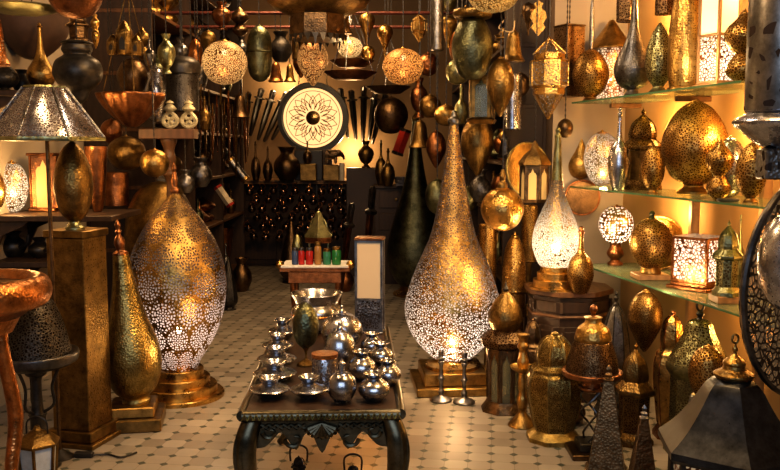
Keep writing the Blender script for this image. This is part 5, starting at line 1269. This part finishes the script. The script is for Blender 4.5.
# cluster lantern
t = Th('cluster_lantern', 'lantern', 'dark brass lantern cluster of one large and two small arched lanterns, upper left', 125, 57, 5.9); w = t.s
for dx, hw, y0, y1 in ((0, 9, 55, 20), (-12, 6, 55, 34), (12, 6, 56, 34)):
    z0, z1 = t.Z(y0), t.Z(y1)
    t.mlathe('lantern_body', M('brassd'), [(hw * w * .8, z0), (hw * w, z0 + .02), (hw * w, z0 + (z1 - z0) * .55), (hw * w * .9, z0 + (z1 - z0) * .7), (hw * w * .3, z0 + (z1 - z0) * .93), (0, z1)], 8, False, off=(dx * w, 0), rot=22)
    v, f = prism_geo([(dx * w - hw * w * .3, z0 + .03), (dx * w + hw * w * .3, z0 + .03), (dx * w + hw * w * .3, z0 + (z1 - z0) * .38), (dx * w, z0 + (z1 - z0) * .52), (dx * w - hw * w * .3, z0 + (z1 - z0) * .38)], -hw * w * 1.0, -hw * w * .9); link('window', v, f, M('black'), t.E, 0)
t.chain(CEIL)
t = Th('lobed_bowl', 'bowl', 'big lobed copper bowl hanging at left, above the golden balls', 132, 127, 5.75); w = t.s
t.mlathe('bowl', M('copperd', 'dots', .025, .13), [(.03, 0), (12 * w, t.Z(122)), (25 * w, t.Z(108)), (32 * w, t.Z(96)), (31 * w, t.Z(93)), (28 * w, t.Z(96)), (0, t.Z(110))], 64, lobes=(9, .07))
t.top = t.Z(93); g = [tube_geo([(30 * w * math.cos(a), 30 * w * math.sin(a), t.top), (0, 0, t.top + .7)], .004, 5) for a in (.9, 3.0, 5.1)]
t.geo('hanger', BD, join(*g)); t.chain(CEIL, t.top + .7)
t = hang('tube', 'pierced_drum', 'lamp', 'black pierced drum lamp with a lid hanging above the two scroll ornaments', 183, 112, 70, 16, 6.15, (M('iron', 'dots', .03, .2), IRs), 28)
t.mlathe('lid', IRs, [(t.hw * 1.12, t.h - .03), (t.hw * 1.15, t.h - .02), (t.hw * 1.1, t.h + .05), (t.hw * .6, t.h + .09), (0, t.h + .1)], 28)
REG.append((t.x, t.Y, t.hw * 1.2, t.zb, t.zb + t.h + .1))
for tm, px, yb, yt, hw, Y, ma, lab in (
  ('hegg', 133, 94, 58, 15, 6.25, 'bronze', 'dark bronze egg lamp hanging over the lobed copper bowl'),
  ('hegg', 157, 122, 66, 13, 6.1, 'silver', 'mottled silver egg lamp hanging right of the lobed copper bowl'),
  ('vase', 167, 74, 34, 9, 6.0, 'green', 'brass urn hanging on a chain right of the lantern cluster'),
  ('bottle', 150, 66, 38, 6, 6.2, 'silverd', 'small grey metal bottle hanging behind the lantern cluster'),
  ('ball', 127, 170, 135, 19, 5.9, 'brassd', 'hammered golden-brown ball hanging below the lobed copper bowl'),
  ('ball', 155, 177, 148, 14.5, 6.2, 'brass', 'smaller shiny gold ball hanging right of the golden-brown ball'),
  ('ball', 112, 144, 118, 11, 6.1, 'copperd', 'copper ball hanging left behind the golden-brown ball'),
  ('pot', 201, 187, 158, 11, 6.5, 'steel', 'bluish dark metal pot hanging right of the wooden spindle'),
  ('pot', 186, 193, 170, 9, 6.35, 'silverd', 'grey metal pot hanging just right of the wooden spindle'),
  ('tube', 117, 206, 172, 12, 5.95, 'copperd', 'brown copper drum hanging by the pale post at left'),
  ('drop', 209, 66, 30, 8, 6.6, 'brassd', 'dark brass drop hanging left of the golden ball lamp'),
  ('egg', 196, 72, 38, 8, 6.45, 'copper', 'coppery pointed lamp hanging left of the golden ball lamp'),
):
    hang(tm, {'pot': 'hanging_pot', 'ball': 'hanging_ball', 'vase': 'hanging_urn', 'bottle': 'hanging_bottle', 'tube': 'hanging_drum'}.get(tm, 'hanging_lamp'), {'pot': 'pot', 'vase': 'urn', 'bottle': 'bottle', 'tube': 'drum'}.get(tm, 'lamp'), lab, px, yb, yt, hw, Y, (M(ma, 'dots', .02, .13), M(ma)))
# spindle stand behind the egg lamp carrying two scroll ornaments
t = Th('spindle_stand', 'stand', 'dark turned wooden stand with a flat board top behind the giant egg lamp', 175, 372, 5.93, 0)
zb_ = at(175, 139, 5.93).z; zt_ = at(175, 129, 5.93).z
t.mlathe('foot', WD, [(.16, 0), (.16, .03), (.05, .08), (.03, .12)], 24); t.mlathe('spindle', WD, [(.025, .1), (.03, .5), (.022, 1.0), (.026, zb_ - .42), (.024, zb_ - .30), (.05, zb_ - .24), (.03, zb_ - .2), (.045, zb_ - .13), (.035, zb_ - .08), (.055, zb_ - .02), (.055, zb_)], 20)
t.box('board', WD, .38, .14, zb_, zt_); SBZ = zt_ + .012
for px, lab in ((170.5, 'cream openwork trefoil ornament on the spindle stand, left of two'), (189, 'cream openwork trefoil ornament on the spindle stand, right of two')):
    t = Th('scroll_ornament', 'ornament', lab, px, 129, 5.93, SBZ, group='trefoil ornaments on the spindle stand'); w = t.s; s_ = 7.6 * w; g = []
    for cx_, cz_, r in ((-.42, .75, .42), (.42, .75, .42), (0, 1.35, .45), (0, .35, .3)):
        g.append(tube_geo([(s_ * (cx_ + r * math.cos(a)), 0, s_ * (cz_ + .1 + r * math.sin(a))) for a in [2 * math.pi * i / 20 for i in range(21)]], .011, 6))
    ob = [(s_ * math.cos(a) * (1.0 - .35 * max(0, math.sin(a))), 0, s_ * (.98 + .95 * math.sin(a))) for a in [2 * math.pi * i / 28 for i in range(29)]]
    g.append(tube_geo(ob, .013, 6)); t.geo('trefoil', M('ivory'), join(*g))
    t.mlathe('finial', M('ivory'), [(.02, s_ * 1.9), (.03, s_ * 2.1), (.045, s_ * 2.4), (.03, s_ * 2.8), (.02, s_ * 3.0), (.03, s_ * 3.2), (0, s_ * 3.6)], 14)
# second big egg behind the lit one
t = Th('egg_lamp', 'lamp', 'big unlit greenish-brown egg lamp standing behind the giant glowing egg', 164, 352, 6.45, 0)
t.lathe('foot', BD, [(20, 999), (20, 352), (14, 346), (12, 340)], 36)
t.lathe('body', M('brassd', 'dots', .03, .12), [(12, 342), (24, 325), (33, 295), (36, 262), (35, 235), (31, 210), (22, 192), (12, 184), (0, 181)], 44)

# ================================================================== dark shelving on the rear right wall
o = bpy.data.objects.new('rear_shelving', None); COL.objects.link(o); tagit(o, 'dark wooden shelving on the rear right wall behind the pear lamp', 'shelving')
RY0, RY1, RXF = 6.3, 11.6, .84
o.location = (1.15, RY0, 0); dep2 = 1.15 - RXF; L2 = RY1 - RY0
box('back_panel', M('cab'), .02, L2, 3.6, (-.012, L2 / 2, 1.8), o, 0)
SHZ2 = [.12, .62, 1.08, 1.50, 1.92, 2.36, 2.82]
for z in SHZ2: box('shelf_board', WDD, dep2 - .02, L2, .03, (-dep2 / 2 - .012, L2 / 2, z - .015), o, .003)
for y in (.02, L2 * .33, L2 * .66, L2 - .02): box('upright', M('cab'), dep2 - .02, .03, 3.6, (-dep2 / 2 - .012, y, 1.8), o, .003)
SHZ0 = SHZ; SHZ = SHZ2
for i in range(1, 7):
    Y = RY0 + .2; k = 0
    while Y < RY1 - 1.6 and k < 7:
        tm = rnd.choice(list(KN)); ma = rnd.choice(['brassd', 'brassd', 'copperd', 'bronze', 'brass', 'greend', 'brass', 'copper'])
        wid = rnd.uniform(.085, .118) * (.6 if tm == 'bottle' else 1); hgt = rnd.uniform(.62, .92) * .36 if tm != 'pot' else wid * 1.7
        for yy in (RY0 + .02, RY0 + L2 * .33, RY0 + L2 * .66):
            if abs(Y - yy) < wid * 1.1 + .03: Y = yy + wid * 1.1 + .05
        shelf_item(i, tm, ma, Y, hgt, wid, f'{MN[ma]} {KN[tm][2]}, {ORD[k]} from the front on the {SHN[i]} rear right board', x=RXF + wid * 1.08 + .02)
        Y += wid * 2 + rnd.uniform(.1, .2); k += 1
# ================================================================== more hanging stock filling the gaps
for tm, px, yb, yt, hw, Y, ma, lab in (
  ('gourd', 143, 60, 26, 8, 6.4, 'brassd', 'dark brass gourd lamp hanging between the lantern cluster and the brass urn'),
  ('vase', 181, 66, 38, 8, 6.5, 'silverd', 'grey urn hanging directly above the black pierced drum'),
  ('drop', 192, 98, 60, 9, 6.7, 'brassd', 'dull brass drop hanging right of the black pierced drum'),
  ('bottle', 205, 130, 96, 7, 6.7, 'brassd', 'brass bottle hanging right of the trefoil ornaments'),
  ('bell', 240, 118, 92, 10, 7.6, 'bronze', 'dark bronze bell hanging below the golden ball lamp'),
  ('almond', 301, 78, 50, 8, 7.6, 'copper', 'slim copper almond lamp hanging left of the lit shield lamp'),
  ('gourd', 240, 36, 6, 9, 6.9, 'bronze', 'bronze gourd hanging near the top edge above the golden ball lamp'),
  ('tube', 298, 60, 22, 6, 7.0, 'brassd', 'thin brass tube lamp hanging left of the chandelier neck'),
  ('vase', 222, 30, 2, 10, 6.8, 'copperd', 'dark copper vase hanging at the top edge left of the green capsule'),
  ('bell', 344, 34, 10, 9, 7.4, 'bronze', 'bronze bell hanging behind the chandelier, right'),
  ('ball', 428, 76, 52, 11, 7.0, 'copperd', 'dark copper ball hanging directly right of the orange ball lamp'),
  ('bell', 420, 148, 118, 12, 7.2, 'brassd', 'brass bell hanging above the huge dark tear bottle'),
  ('gourd', 466, 40, 4, 8, 6.6, 'brassd', 'dull brass gourd hanging behind the big dark egg'),
  ('almond', 436, 168, 130, 10, 6.9, 'copperd', 'dark copper almond lamp hanging left of the pear lamp neck'),
  ('cup', 455, 60, 34, 8, 6.9, 'copper', 'copper cup hanging left of the big dark egg'),
  ('ball', 520, 96, 72, 10, 6.2, 'bronze', 'bronze ball hanging behind the silvery tube lamp'),
  ('bell', 505, 158, 134, 9, 5.95, 'steel', 'dark metal bell hanging left of the hexagonal lantern'),
  ('drop', 572, 150, 112, 7, 5.9, 'iron', 'black drop ornament hanging on the alcove wall above the white teardrop'),
  ('ball', 565, 138, 118, 8, 5.9, 'bronze', 'bronze ball hanging by the alcove wall left of the middle shelf'),
  ('drop', 528, 36, 2, 7, 5.9, 'bronze', 'dark bronze drop hanging left of the gold openwork ornament'),
):
    hang(tm, {'bell': 'hanging_bell', 'ball': 'hanging_ball', 'vase': 'hanging_urn', 'bottle': 'hanging_bottle', 'tube': 'hanging_tube', 'cup': 'hanging_cup'}.get(tm, 'hanging_lamp'), {'bell': 'bell', 'vase': 'urn', 'bottle': 'bottle', 'cup': 'cup'}.get(tm, 'lamp'), lab, px, yb, yt, hw, Y, (M(ma, 'dots', .02, .13), M(ma)))
